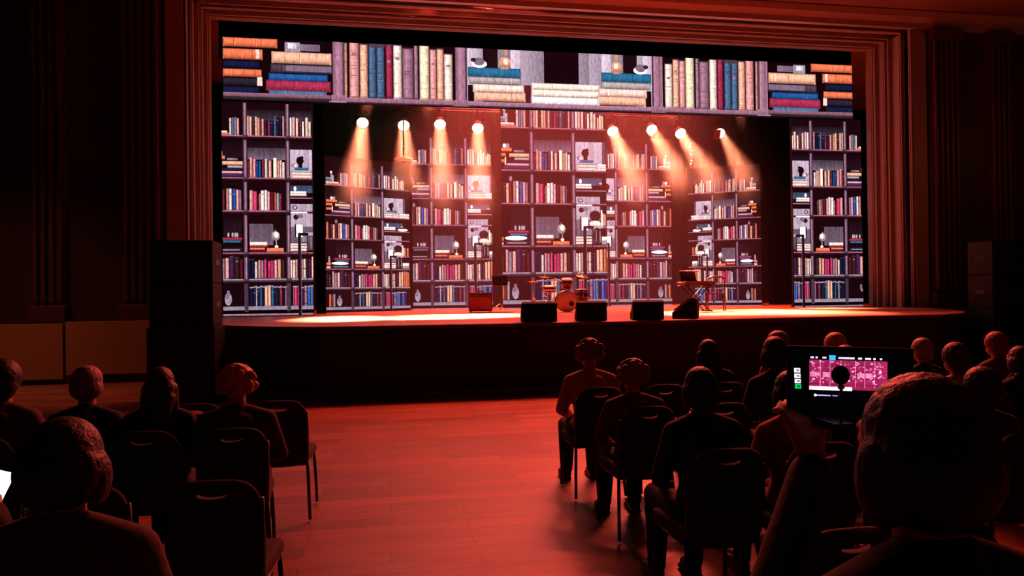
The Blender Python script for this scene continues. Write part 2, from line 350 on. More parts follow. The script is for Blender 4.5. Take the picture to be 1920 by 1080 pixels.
class Pic:
    """a picture drawn in picture coordinates (u right, v down) as coloured faces lying on a screen"""
    def __init__(s, fn, clip): s.mb = MB(); s.fn = fn; s.clip = clip; s.rng = random.Random(3)
    def quad(s, u0, u1, v0, v1, cols, lay):
        cu0, cu1, cv0, cv1 = s.clip
        if u1 <= cu0 or u0 >= cu1 or v1 <= cv0 or v0 >= cv1: return
        a0, a1, b0, b1 = max(u0, cu0), min(u1, cu1), max(v0, cv0), min(v1, cv1)
        vs = [s.fn(a0, b1, lay), s.fn(a1, b1, lay), s.fn(a1, b0, lay), s.fn(a0, b0, lay)]
        s.mb.add(vs, [(0, 1, 2, 3)]); s.mb.col.append([cols[3], cols[2], cols[1], cols[0]])
    def r(s, u0, u1, v0, v1, c, lay=1, k0=1.0, k1=1.0, vert=False):
        c = lin(PALETTE[c]) if isinstance(c, str) else lin(c)
        A = tuple(x*k0 for x in c[:3])+(1,); B = tuple(x*k1 for x in c[:3])+(1,)
        s.quad(u0, u1, v0, v1, [A, A, B, B] if vert else [A, B, B, A], lay)
    def poly(s, cu, cv, ru, rv, c, lay=3, n=14, kt=1.0, kb=1.0):
        cu0, cu1, cv0, cv1 = s.clip
        if cu-ru < cu0 or cu+ru > cu1 or cv-rv < cv0 or cv+rv > cv1: return
        c = lin(PALETTE[c]); vs = [s.fn(cu+ru*math.cos(2*PI*i/n), cv+rv*math.sin(2*PI*i/n), lay) for i in range(n)]
        s.mb.add(vs, [tuple(range(n-1, -1, -1))])
        s.mb.col.append([tuple(x*(kb*(0.5+0.5*math.sin(2*PI*i/n))+kt*(0.5-0.5*math.sin(2*PI*i/n))) for x in c[:3])+(1,) for i in range(n-1, -1, -1)])
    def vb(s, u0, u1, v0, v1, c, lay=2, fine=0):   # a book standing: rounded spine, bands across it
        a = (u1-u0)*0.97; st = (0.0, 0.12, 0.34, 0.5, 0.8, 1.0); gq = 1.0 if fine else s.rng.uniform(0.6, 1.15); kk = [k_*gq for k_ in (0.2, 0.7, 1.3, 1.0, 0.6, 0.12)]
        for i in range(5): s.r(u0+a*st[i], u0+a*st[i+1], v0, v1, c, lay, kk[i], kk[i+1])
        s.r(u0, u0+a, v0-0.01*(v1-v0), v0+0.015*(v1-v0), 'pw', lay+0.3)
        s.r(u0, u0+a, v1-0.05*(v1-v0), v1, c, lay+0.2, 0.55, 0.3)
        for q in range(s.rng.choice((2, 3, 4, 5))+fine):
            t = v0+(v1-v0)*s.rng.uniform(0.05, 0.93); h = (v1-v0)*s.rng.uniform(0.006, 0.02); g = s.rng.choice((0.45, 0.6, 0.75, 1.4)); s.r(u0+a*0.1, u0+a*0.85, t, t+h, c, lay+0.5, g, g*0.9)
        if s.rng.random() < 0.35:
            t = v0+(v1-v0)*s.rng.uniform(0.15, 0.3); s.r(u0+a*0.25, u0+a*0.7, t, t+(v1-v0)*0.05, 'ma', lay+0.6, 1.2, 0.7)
    def hb(s, u0, u1, v0, v1, c, lay=2, page=0, fine=0):   # a book lying
        a = (v1-v0); st = (0.0, 0.14, 0.4, 0.65, 1.0); kk = (0.4, 1.05, 1.15, 0.85, 0.2)
        for i in range(4): s.r(u0, u1, v0+a*st[i], v0+a*st[i+1], c, lay, kk[i], kk[i+1], True)
        s.r(u0, u0+(u1-u0)*0.03, v0, v1, c, lay+0.2, 0.3, 0.9); s.r(u1-(u1-u0)*0.03, u1, v0, v1, c, lay+0.2, 0.9, 0.35)
        for q in range(s.rng.choice((3, 4, 5))+fine):
            t = u0+(u1-u0)*s.rng.uniform(0.05, 0.93); h = (u1-u0)*s.rng.uniform(0.004, 0.014); g = s.rng.choice((0.45, 0.65, 1.35, 1.5)); s.r(t, t+h, v0+a*0.1, v1-a*0.15, c, lay+0.5, g, g)
    def wood(s, u0, u1, v0, v1, c, n, kt=1.0, kb=1.0, lay=1):
        for i in range(n):
            q = s.rng.uniform(0.75, 1.1); a = u0+(u1-u0)*i/n; b = u0+(u1-u0)*(i+1)/n
            s.r(a, b, v0, v1, c, lay, kt*q, kb*q, True); s.r(a, a+(b-a)*0.08, v0, v1, c, lay+0.2, kt*0.5, kb*0.5, True)

def c_(x): return x/5.4-67
def bookcase(p):
    p.r(-80, 170, -80, 345, 'bg', 0, 0.8, 0.8)
    for u0, u1, v0, v1, k0 in ((-75, -4, 5, 40, 1), (4, 74, 5, 22, 1), (82, 165, 5, 24, 1)): p.r(u0, u1, v0, v1, 'dk', 0.5, 0.2, 0.8, True)
    # glowing back boards
    p.wood(4, 74, -50, -30, 'pw', 6, 0.15, 0.7); p.wood(82, 140, -50, -28, 'pw', 5, 0.15, 0.9)
    p.wood(4, 74, 22, 44, 'lg', 7, 0.25, 0.85); p.wood(82, 133, 24, 78, 'lw', 6, 1.0, 0.9); p.wood(133, 139, 24, 66, 'lg', 1, 0.5, 0.5)
    p.wood(82, 132, 92, 106, 'sl', 5, 0.4, 0.6); p.wood(82, 128, 127, 170, 'lw', 5, 0.75, 0.85); p.wood(82, 128, 170, 215, 'lg', 5, 0.9, 0.4)
    p.wood(6, 50, 165, 205, 'lg', 5, 0.55, 0.75); p.wood(50, 74, 175, 218, 'bg', 2); p.wood(-40, -8, 155, 190, 'dk', 4, 0.5, 1.1)
    # shelves
    for v in (0, 79, 141, 220):
        for u0, u1 in ((-76, -3), (3, 75), (81, 166)):
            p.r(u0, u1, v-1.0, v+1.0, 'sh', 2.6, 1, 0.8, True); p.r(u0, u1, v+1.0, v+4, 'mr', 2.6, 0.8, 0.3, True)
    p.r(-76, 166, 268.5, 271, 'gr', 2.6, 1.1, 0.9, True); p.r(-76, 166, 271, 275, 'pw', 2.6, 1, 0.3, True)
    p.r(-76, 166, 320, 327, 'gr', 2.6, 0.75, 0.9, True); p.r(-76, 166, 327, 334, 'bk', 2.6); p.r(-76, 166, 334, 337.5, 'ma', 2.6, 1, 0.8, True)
    p.r(82, 166, 115, 117, 'ma', 2.6)
    # posts with capitals
    for uc in (0, 78):
        p.r(uc-3.6, uc-1, -62, 268, 'pw', 3, 0.9, 1.6); p.r(uc-1, uc+1.6, -62, 268, 'sh', 3, 1.1, 1.0); p.r(uc+1.6, uc+3.4, -62, 268, 'pw', 3, 1.2, 0.6)
        p.r(uc-3.6, uc+3.4, 268, 330, 'pw', 3, 0.9, 0.7)
        for v in (-2, 77, 139, 218, 268): p.r(uc-5.5, uc+5.5, v, v+4, 'pw', 3.3, 1.2, 0.8); p.r(uc-4.5, uc+4.5, v+4, v+10, 'dk', 3.3, 1.4, 0.8)
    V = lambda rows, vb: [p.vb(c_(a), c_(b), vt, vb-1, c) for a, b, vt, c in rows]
    H = lambda rows: [p.hb(c_(a), c_(b), v0, v1, c) for a, b, v0, v1, c in rows]
    # row 1
    H([(20, 110, -20, -15, 'gr'), (20, 120, -15, -9, 'sl'), (20, 190, -9, -5, 'pc'), (20, 205, -5.5, -1, 'og')])
    p.r(c_(85), c_(105), -33, -15, 'gr', 2.8, 1.2, 0.8); p.r(c_(100), c_(125), -26, -9, 'bs', 2.8); p.poly(c_(90), -34, 2.5, 3, 'wh')
    V([(210, 232, -33, 'pc'), (234, 258, -34, 'sl'), (258, 282, -35, 'gr'), (284, 306, -33, 'pk')], 0)
    V([(382, 406, -38, 'oc'), (407, 432, -37, 'pc'), (435, 460, -30, 'br'), (462, 486, -37, 'oc'), (487, 508, -35, 'oc'), (509, 526, -30, 'dr'), (527, 550, -33, 'pk'),
       (553, 580, -32, 'dg'), (588, 612, -29, 'cm'), (613, 646, -31, 'nv'), (648, 676, -38, 'sl'), (678, 702, -38, 'dg'), (703, 730, -36, 'nv'), (733, 752, -39, 'pk')], 0)
    V([(808, 826, -37, 'wh'), (830, 862, -38, 'pk'), (868, 892, -36, 'cr'), (903, 926, -31, 'dr'), (930, 952, -30, 'cr'), (962, 992, -38, 'pc'), (993, 1020, -30, 'pc'), (1030, 1052, -23, 'oc'),
       (1054, 1074, -28, 'cr'), (1076, 1098, -26, 'oc')], 0)
    # row 2
    p.poly(c_(92), 34, 3.2, 4, 'wh'); p.r(c_(110), c_(140), 30, 38, 'gr', 2.7); H([(20, 165, 38, 45, 'og'), (20, 105, 47.5, 54, 'og'), (20, 100, 59, 65.5, 'og')])
    p.r(c_(95), c_(108), 55, 70, 'pc', 2.9); p.r(c_(185), c_(290), 42, 46, 'gr', 2.2, 0.8, 0.4)
    H([(138, 337, 48, 55, 'oc'), (190, 335, 56, 60.5, 'bs'), (130, 332, 61, 66, 'nv'), (115, 335, 66.5, 71, 'pk'), (80, 335, 71.5, 77.5, 'pu')])
    V([(384, 402, 47, 'dr'), (405, 437, 39, 'pk'), (440, 465, 42, 'pk'), (467, 491, 47, 'bl'), (494, 519, 47, 'bl'), (527, 551, 43, 'dr'), (554, 582, 42, 'cr'), (592, 622, 45, 'pk'),
       (638, 677, 40, 'yl'), (680, 700, 45, 'pk'), (702, 724, 44, 'pc'), (727, 753, 48, 'cr')], 79)
    p.poly(c_(905), 45, 7, 8, 'bg'); p.r(c_(888), c_(930), 48, 58, 'bg', 3.1); p.poly(c_(925), 39, 3, 3, 'bg'); p.poly(c_(842), 54, 5, 3.5, 'ma'); p.poly(c_(858), 54.5, 2, 2.5, 'wh', 3.3)
    H([(850, 992, 58, 63, 'tl'), (815, 1026, 63.5, 67, 'bs'), (824, 1016, 67.5, 72, 'pc'), (830, 1014, 73, 78, 'pc'), (1030, 1170, 65.5, 70, 'wh'), (1030, 1165, 70, 74, 'pc'), (1030, 1170, 74, 78, 'cr')])
    # row 3
    V([(20, 50, 97, 'og'), (52, 72, 104, 'dg'), (75, 100, 103, 'br'), (104, 134, 103, 'oc'), (138, 160, 102, 'dr'), (174, 202, 99, 'pk'), (203, 229, 99, 'pc'), (230, 240, 101, 'pu'), (240, 270, 100, 'bb'),
       (272, 297, 101, 'pk'), (299, 322, 102, 'ma')], 141)
    p.poly(c_(150), 95, 3, 5, 'ma')
    V([(400, 437, 102, 'pk'), (438, 476, 104, 'hp'), (480, 496, 112, 'mr'), (497, 510, 108, 'pk'), (512, 548, 102, 'cr'), (550, 577, 101, 'wh'), (578, 602, 104, 'pk'), (606, 646, 106, 'mr'), (648, 663, 106, 'og'),
       (667, 697, 107, 'gr'), (700, 717, 108, 'dr')], 141)
    p.poly(c_(853), 98, 2.5, 4.5, 'wh'); H([(805, 965, 103, 107.5, 'wh'), (805, 968, 107.5, 112, 'pc')]); p.poly(c_(1072), 110.5, 14, 4, 'wh'); p.poly(c_(1050), 106, 8, 2, 'dg', 3.4); p.poly(c_(1060), 102, 3, 2, 'pk')
    p.r(c_(808), c_(972), 142, 144.5, 'wh', 3.1); p.poly(c_(852), 134, 5, 4, 'dg'); p.poly(c_(852), 134, 3, 2.4, 'lw', 3.3)
    p.poly(c_(900), 150, 6, 4, 'lg'); p.poly(c_(860), 152, 5, 5, 'dk')
    # row 4
    p.hb(c_(115), c_(327), 191, 196, 'cm'); p.r(c_(140), c_(310), 196.5, 200, 'tl', 2); p.poly(c_(197), 205, 21, 4.3, 'wh'); p.hb(c_(85), c_(322), 210, 218, 'dg'); p.r(c_(110), c_(300), 213, 215, 'gr', 3)
    for q in (192, 232, 258, 278): p.poly(c_(q), 186, 1.8, 4.5, 'bs')
    p.poly(c_(55), 196, 2.4, 10, 'gr'); H([(20, 75, 203, 211, 'og'), (20, 72, 213, 218, 'pc')])
    H([(400, 572, 199, 206, 'cr'), (400, 578, 206, 209.5, 'dr'), (400, 548, 210, 214, 'og'), (400, 560, 214.5, 218.5, 'mr'), (566, 734, 210.5, 218.5, 'og')])
    p.poly(c_(655), 188, 7.5, 9, 'bs', 3, 18, 1.3, 0.4); p.poly(c_(662), 186, 4, 5.5, 'wh', 3.4, 14, 1.0, 0.8); p.r(c_(648), c_(656), 176, 181, 'gd', 2.9); p.r(c_(657), c_(666), 197, 206, 'bs', 3); p.poly(c_(663), 208, 3.4, 3, 'cr', 3.2)
    p.r(c_(845), c_(860), 164, 190, 'dk', 3); p.r(c_(860), c_(926), 166, 190, 'wh', 3); p.r(c_(850), c_(926), 160, 166, 'bs', 3); p.poly(c_(1000), 163, 11, 10, 'dk'); p.r(c_(1060), c_(1075), 152, 184, 'cr', 3.2)
    p.poly(c_(1000), 178, 11, 6, 'cr', 3.5); p.r(c_(960), c_(1070), 181, 187, 'bs', 3.6); p.r(c_(915), c_(975), 188, 199, 'gr', 2.9, 0.9, 0.5)
    p.poly(c_(1020), 200, 8, 15, 'dk', 3.7); p.r(c_(1005), c_(1012), 190, 212, 'gr', 3.8); p.r(c_(1045), c_(1052), 192, 213, 'bs', 3.8)
    H([(800, 965, 202, 206.5, 'pc'), (800, 968, 207, 211, 'cr'), (800, 965, 211.5, 217, 'pc'), (1066, 1160, 202, 211, 'wh'), (1066, 1165, 211, 218, 'gr')])
    V([(1070, 1092, 158, 'yl'), (1093, 1112, 160, 'oc'), (1113, 1130, 162, 'dr'), (1131, 1160, 160, 'og')], 183); p.r(c_(1066), c_(1165), 183, 186, 'sh', 2.6)
    # row 5
    V([(20, 45, 234, 'dg'), (50, 72, 236, 'pw'), (92, 120, 226, 'pk'), (122, 156, 230, 'gr'), (160, 196, 229, 'pk'), (199, 246, 226, 'pu'), (248, 299, 228, 'br'), (303, 330, 232, 'mr')], 269)
    V([(378, 411, 232, 'nv'), (412, 445, 232, 'nv'), (447, 473, 236, 'cr'), (480, 504, 233, 'pk'), (507, 534, 234, 'ma'), (539, 564, 232, 'hp'), (576, 601, 235, 'hp'), (602, 637, 234, 'hp'), (640, 668, 233, 'pk'),
       (674, 706, 232, 'oc'), (714, 744, 234, 'br')], 269)
    V([(797, 820, 233, 'pc'), (824, 848, 233, 'cr'), (851, 872, 232, 'pk'), (876, 900, 234, 'pu'), (913, 927, 232, 'pk'), (929, 954, 231, 'cr'), (956, 977, 233, 'br'), (979, 1007, 233, 'pu'), (1011, 1041, 227, 'oc'),
       (1044, 1076, 226, 'oc'), (1083, 1112, 225, 'og'), (1114, 1140, 226, 'og'), (1141, 1165, 228, 'og')], 269)
    # row 6
    V([(48, 78, 286, 'og'), (80, 100, 287, 'dr'), (104, 130, 285, 'bs')], 320)
    p.poly(c_(185), 306, 6.5, 12, 'gr', 3, 14, 0.7, 1.1); p.r(c_(172), c_(198), 290, 300, 'lg', 3.1); p.poly(c_(176), 302, 3, 4, 'lg', 3.3)
    d_ = lambda x: (x/4.91+400-460)*.975
    for a, b, vt, c in ((325, 356, 285, 'nv'), (358, 379, 284, 'nv'), (380, 394, 283, 'gr'), (395, 419, 285, 'dg'), (420, 437, 283, 'tl'), (438, 459, 284, 'nv'), (462, 491, 283, 'oc'), (493, 520, 282, 'oc'), (524, 546, 283, 'tl'), (548, 560, 285, 'nv'),
                        (560, 586, 284, 'dg'), (588, 602, 285, 'nv'), (602, 626, 284, 'dr'), (632, 648, 285, 'nv'), (649, 667, 284, 'ma')):
        p.vb(d_(a), d_(b), vt, 320, c); p.r(d_(a), d_(b), vt-1.5, vt+1, 'gr', 3)
    for a, b, vt, c in ((725, 736, 284, 'ma'), (738, 763, 284, 'hp'), (766, 791, 284, 'hp'), (795, 826, 286, 'pu'), (830, 860, 284, 'ma'), (862, 886, 284, 'bb'), (888, 914, 283, 'sl'), (915, 940, 284, 'nv'), (942, 972, 283, 'bb'), (974, 1000, 284, 'pu')):
        p.vb(d_(a), d_(b), vt, 320, c); p.r(d_(a), d_(b), vt-1.5, vt+1, 'gr', 3)
    # ladder with its hooked top
    p.r(95.4, 100.6, 183, 340, 'dk', 4.6, 0.7, 0.3); p.r(100.6, 101.3, 186, 340, 'lg', 4.6); p.r(95.7, 115, 182, 187, 'dk', 4.7, 0.8, 0.6)
    p.r(112, 113.6, 187, 320, 'dk', 4.4, 0.8, 0.6)
    for v in range(205, 335, 22): p.r(100, 113, v, v+1.2, 'dk', 4.4, 0.8, 0.8)

def led_screen(name, label, pxl, pxr, Yl, Yr, uL, uR, y1, y6, vtop, vbot=339, mirror=False, gain=1.0):
    A = P(pxl, 400, Y=Yl); B = P(pxr, 400, Y=Yr); A.z = B.z = 0
    xm = (pxl+pxr)/2; Ym = (Yl+Yr)/2; z1 = P(xm, y1, Y=Ym).z; z6 = P(xm, y6, Y=Ym).z; kz = (z1-z6)/322
    t_ = (B-A).normalized(); nrm = Vector((t_.y, -t_.x, 0))
    def fn(u, v, lay):
        q = (u-uL)/(uR-uL)
        p_ = A+(B-A)*q+nrm*(0.002*lay); return (p_.x, p_.y, z1-kz*v)
    lo, hi = min(uL, uR), max(uL, uR)
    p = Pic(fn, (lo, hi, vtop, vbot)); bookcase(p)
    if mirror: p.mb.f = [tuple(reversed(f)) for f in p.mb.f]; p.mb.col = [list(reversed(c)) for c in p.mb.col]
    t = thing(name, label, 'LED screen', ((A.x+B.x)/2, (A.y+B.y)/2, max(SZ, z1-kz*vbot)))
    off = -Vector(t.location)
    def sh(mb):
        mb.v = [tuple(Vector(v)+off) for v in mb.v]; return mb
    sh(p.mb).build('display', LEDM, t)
    zb, zt = z1-kz*vbot, z1-kz*vtop
    ang = math.atan2(t_.y, t_.x); M = Matrix.Translation(A) @ Matrix.Rotation(ang, 4, 'Z'); W = (B-A).length
    sh(MB().box(-0.01, W+0.01, 0.004, 0.09, zb-0.01, zt+0.01, M)).build('cabinet', BLACK, t)
    f = MB()
    for i in range(3): f.box(W*(0.15+0.35*i)-0.02, W*(0.15+0.35*i)+0.02, 0.09, 0.2, SZ+0.003, zt, M)
    f.box(0, W, 0.09, 0.16, SZ+0.003, SZ+0.05, M)
    sh(f).build('support_frame', BLACKM, t)
    return t
led_screen('led_screen', 'tall bookshelf screen at the far left edge of the portal, in front of the others', 417, 586, 17.7, 17.7, -42, 123, 255.8, 576, -64)
led_screen('led_screen', 'tall bookshelf screen at the far right edge of the portal, in front of the others', 1487, 1616, 17.7, 17.7, 119.4, -37.5, 281.5, 562, -68, mirror=True)
led_screen('led_screen', 'short reddish bookshelf screen, leftmost inside the portal beside the left outer screen', 604, 767.5, 20.1, 21.2, -72.5, 150.5, 352, 576, -75)
led_screen('led_screen', 'hazy bookshelf screen left of centre, behind the amplifier and left of the centre screen', 773, 922, 22.4, 22.4, -43, 137, 309, 568, -75)
led_screen('led_screen', 'large bright bookshelf screen at centre stage behind the drum kit', 941, 1137, 20.9, 20.9, -56, 140, 241, 564, -60)
led_screen('led_screen', 'dim hazy bookshelf screen right of centre, half washed out by the light beams', 1112, 1258, 22.4, 22.4, 136, -62, 317, 562, -75, mirror=True)
led_screen('led_screen', 'short bookshelf screen behind the keyboard and the wooden chair', 1290, 1426, 21.2, 20.1, 160, -76, 360, 564.5, -75, mirror=True)

def header():
    Y = 17.6; HX = CEN-0.03
    def fn(u, v, lay): return (u, Y-0.003*lay, v)
    class HP(Pic):
        def clipz(s): pass
    x0 = P(418, 130, Y=Y).x; x1 = 2*HX-x0; zt = (P(418, 70, Y=Y).z+P(1612, 123, Y=Y).z)/2; zb = (P(418, 191, Y=Y).z+P(1612, 219, Y=Y).z)/2
    p = Pic(lambda u, v, lay: (u, Y-0.003*lay, -v), (x0, x1, -zt, -zb))
    p.r(x0, x1, -zt, -zb, (14, 3, 8), 0)
    def both(fn_, cx0, cx1, cy0, cy1, c, s_=4, ox=400, oy=50, lay=2, sym=True, **kw):
        X0, X1, Y0, Y1 = ox+cx0/s_, ox+cx1/s_, oy+cy0/s_, oy+cy1/s_
        a = P(X0, (Y0+Y1)/2, Y=Y).x; b = P(X1, (Y0+Y1)/2, Y=Y).x; t0 = -P((X0+X1)/2, Y0, Y=Y).z; t1 = -P((X0+X1)/2, Y1, Y=Y).z
        if fn_ != 'r': kw['fine'] = 6
        getattr(p, fn_)(a, b, t0, t1, c, lay=lay, **kw)
        if sym: getattr(p, fn_)(2*HX-b, 2*HX-a, t0, t1, c, lay=lay, **kw)
    for r in ((70, 480, 84, 155, 'og'), (70, 370, 166, 246, 'og'), (70, 345, 255, 312, 'nv'), (70, 362, 318, 376, 'og'), (70, 340, 384, 442, 'dg'), (70, 345, 449, 506, 'nv'),
              (435, 886, 194, 282, 'oc'), (428, 890, 288, 352, 'pw'), (414, 858, 357, 413, 'bl'), (394, 882, 407, 486, 'cm'), (414, 852, 476, 531, 'sl')): both('hb', *r)
    both('r', 545, 886, 296, 340, 'lg', lay=3.2); both('r', 318, 345, 172, 240, 'pc', lay=3.2); both('r', 330, 368, 380, 445, 'pc', lay=3.2); both('r', 75, 480, 155, 166, 'bk', lay=3.3)
    both('r', 535, 650, 118, 190, 'gr', lay=2.5); both('r', 560, 620, 125, 165, 'wh', lay=2.8, k0=0.9, k1=0.5); both('r', 650, 800, 135, 185, 'lg', lay=2.5, k0=1.2, k1=0.7)
    both('r', 75, 880, 503, 532, 'sh', lay=3, k0=0.8, k1=0.4, vert=True); both('r', 75, 900, 532, 560, 'pw', lay=3, k0=0.5, k1=0.2, vert=True)
    for r in ((984, 1006, 120, 545, 'gd'), (1020, 1096, 118, 542, 'pk'), (1099, 1161, 132, 543, 'oc'), (1165, 1222, 152, 545, 'sl'), (1224, 1286, 155, 547, 'sl'), (1294, 1346, 138, 547, 'cm'), (1350, 1416, 138, 550, 'cr'),
              (1418, 1505, 165, 552, 'ma'), (1506, 1536, 140, 552, 'ma'), (1546, 1622, 140, 556, 'yl'), (1624, 1675, 172, 558, 'pk'), (1676, 1729, 167, 560, 'oc'), (1731, 1796, 206, 562, 'cr')): both('vb', *r)
    both('r', 1165, 1286, 125, 152, 'pw', lay=1.5)
    both('r', 985, 1825, 545, 575, 'sh', lay=3, k0=1.0, k1=0.7, vert=True); both('r', 985, 1825, 575, 604, 'pw', lay=3, k0=1, k1=0.5, vert=True)
    for o in (0, 920):
        both('r', 895+o, 925+o, 112+o*.04, 520+o*.04, 'ma', lay=4, k0=0.5, k1=1.1); both('r', 925+o, 968+o, 112+o*.04, 520+o*.04, 'sh', lay=4, k0=1.3, k1=0.8)
        both('r', 968+o, 984+o, 112+o*.04, 520+o*.04, 'pw', lay=4); both('r', 885+o, 990+o, 515+o*.04, 560+o*.04, 'sh', lay=4.2, k0=1, k1=0.6, vert=True); both('r', 870+o, 1000+o, 560+o*.04, 592+o*.04, 'gr', lay=4.3, k0=1, k1=0.6, vert=True)
    q = dict(s_=4, ox=840, oy=60)
    for i, (a, b) in enumerate(((135, 215), (215, 262), (262, 350), (350, 470), (470, 542), (542, 640), (640, 720))):
        kk = (1.2, 0.85, 0.3, 0.5, 1.3, 0.75, 0.55)[i]; both('r', a, b, 100, 520, 'lw', lay=1, k0=kk, k1=kk*0.75, **q)
    both('r', 262, 372, 110, 270, 'dk', lay=1.5, k0=0.4, k1=0.5, **q)
    both('hb', 148, 545, 270, 345, 'tl', **q); both('hb', 155, 548, 338, 396, 'bs', **q); both('hb', 185, 572, 394, 457, 'pc', **q); both('hb', 195, 582, 455, 522, 'oc', **q)
    both('r', 150, 196, 396, 522, 'bg', lay=1.6, **q)
    both('hb', 622, 1138, 390, 440, 'cr', sym=False, **q); both('hb', 622, 1138, 438, 492, 'cr', sym=False, **q); both('hb', 622, 1138, 490, 553, 'wh', sym=False, **q)
    both('r', 572, 622, 400, 530, 'mr', lay=1.6, **q)
    both('r', 150, 1100, 535, 565, 'sh', lay=3, k0=1.2, k1=0.9, vert=True, **q); both('r', 150, 1100, 565, 600, 'pw', lay=3, k0=1, k1=0.5, vert=True, **q)
    # vases and bowls on the blue books
    for sg in (1, -1):
        def X(px, py): v = P(840+px/4, 60+py/4, Y=Y); return (v.x if sg > 0 else 2*HX-v.x), -v.z
        a, b = X(425, 235); p.poly(a, b, 0.155, 0.15, 'gd', 3, 18, 1.7, 0.5); a, b = X(430, 225); p.poly(a, b, 0.06, 0.07, 'cr', 3.3)
        a, b = X(430, 160); p.r(a-0.05, a+0.05, b-0.14, b+0.06, 'gd', 3.1, 0.8, 1.3); a, b = X(425, 275); p.r(a-0.1, a+0.1, b-0.03, b+0.02, 'gd', 3.1)
        a, b = X(235, 240); p.poly(a, b, 0.19, 0.10, 'wh', 3); a, b = X(232, 222); p.poly(a, b, 0.14, 0.10, 'lg', 3.3); a, b = X(190, 210); p.poly(a, b, 0.07, 0.05, 'dg', 3.6)
    t = thing('header_screen', 'very wide header screen of giant books across the top of the portal', 'LED screen', ((x0+x1)/2, Y, zb))
    p.mb.v = [tuple(Vector(v)-Vector(t.location)) for v in p.mb.v]; p.mb.build('display', LEDM, t)
    h = (x1-x0)/2; MB().box(-h-0.02, h+0.02, 0.004, 0.1, -0.01, zt-zb+0.01).build('cabinet', BLACK, t)
    f = MB()
    for i in range(9): f.tube([(-h+2*h*i/8, 0.16, 0.1), (-h+2*h*i/8, 0.16, CZ-zb)], 0.02, 6)
    f.tube([(-h, 0.16, zt-zb-0.05), (h, 0.16, zt-zb-0.05)], 0.025, 6); f.build('hanging_frame', BLACKM, t)
header()

# ------------------------------------------------------------------ truss and stage lights
def truss(x0, x1, y, z, label):
    t = thing('lighting_truss', label, 'truss', (x0, y, z)); s = 0.15; L = x1-x0
    mb = MB()
    for a in (-s, s):
        for b in (-s, s): mb.tube([(0, a, b), (L, a, b)], 0.025, 8)
    mb.build('chord', DSTEEL, t)
    mb = MB(); n = int(L/0.4)
    for i in range(n):
        a, b = L*i/n, L*(i+1)/n
        for q in (-s, s): mb.tube([(a, q, -s), ((a+b)/2, q, s), (b, q, -s)], 0.01, 5); mb.tube([(a, -s, q), ((a+b)/2, s, q), (b, -s, q)], 0.01, 5)
    mb.build('bracing', DSTEEL, t)
    for q in (0.1, 0.5, 0.9): MB().tube([(L*q, 0, s), (L*q, 0, CZ-z)], 0.008, 5).build('hoist_cable', DSTEEL, t)
truss(-2.5, 11.3, 21.75, 7.35, 'long metal truss above the row of eight glowing lights')
truss(-2.5, 11.3, 19.0, 7.75, 'long metal truss hidden high behind the header screen')
LENS = emat('hot_lens', (1.0, 0.62, 0.30), 14.0); LENSD = emat('dim_lens', (1.0, 0.4, 0.15), 1.6)
def lamp_head(loc, aim, label, energy, r=0.16, spot=6.0, door=False, topz=7.2, cat='stage light', group=None, lens=LENS, col=AMB):
    loc = Vector(loc); aim = Vector(aim)
    t = thing('stage_light', label, cat, loc, 0, group)
    d = aim-loc; Q = d.to_track_quat('-Z', 'Y').to_matrix().to_4x4()      # local -Z looks along the beam
    MB().lathe([(0.0, 0.32), (0.07, 0.32), (r*0.75, 0.24), (r*0.95, 0.1), (r+0.02, 0.02), (r+0.02, -0.02), (r, -0.02), (r, 0.0)], 24, Q).build('housing', BLACK, t)
    MB().lathe([(0, -0.012), (r*0.6, -0.010), (r*0.97, 0.0), (r*0.97, 0.01), (0, 0.01)], 28, Q).build('lens', lens, t)
    y = MB(); a = r+0.05
    y.tube([Q @ Vector((a, 0, 0.12)), Vector((a, 0.1, 0.28)), Vector((a*0.6, 0.12, topz-loc.z-0.12)), Vector((-a*0.6, 0.12, topz-loc.z-0.12)), Vector((-a, 0.1, 0.28)), Q @ Vector((-a, 0, 0.12))], 0.014, 6)
    y.tube([(0, 0.12, topz-loc.z-0.12), (0, 0.12, topz-loc.z)], 0.02, 8); y.build('yoke', BLACKM, t)
    if door:
        MB().box(-0.01, r+0.03, -r, r, -0.10, -0.09, Q).build('barn_door', mat('barn_door_metal', (120, 60, 34), 0.5, 0.3), t)
    nd = d.normalized()
    l = light('AREA', 'spot_beam', loc+nd*0.06, aim, energy, col, r*1.9, spread=math.radians(spot))
    mw = l.matrix_world.copy(); l.parent = t; l.matrix_parent_inverse = Matrix.Translation(-loc)
    return t
names = ['leftmost of the eight glowing stage lights, above the gap beside the left outer screen', 'glowing stage light straight above the hanging pendant disc', 'third glowing stage light from the left, between the pendant disc light and the fourth light',
         'glowing stage light just left of the centre screen', 'glowing stage light just right of the centre screen', 'sixth glowing stage light from the left, with the strongest slanting beam', 'glowing stage light beside the hanging bead chain', 'rightmost glowing stage light, half hidden by a barn door']
lp = [(680, 230, 15.2), (757, 235, 15.4), (825, 233, 15.4), (896, 240, 15.6), (1149, 246, 14.6), (1222, 243, 14.2), (1276, 250, 14.2), (1349, 250, 14.2)]
aimx = [640, 780, 840, 905, 1300, 1420, 1500, 1520]
for i, (px, py, ay) in enumerate(lp):
    L = P(px, py, Y=21.5); T = P(aimx[i], 597, Z=SZ)
    A = Vector((P(aimx[i], 597, Y=ay).x, ay, SZ))
    lamp_head(L, A, names[i], (230 if i < 4 else 270), 0.17, 16.0, door=(i == 7), group='stage lights on the rear truss')
ups = [(694, 640, 190), (803, 800, 190), (932, 925, 200), (1150, 1330, 200), (1242, 1420, 200), (1372, 1560, 215)]
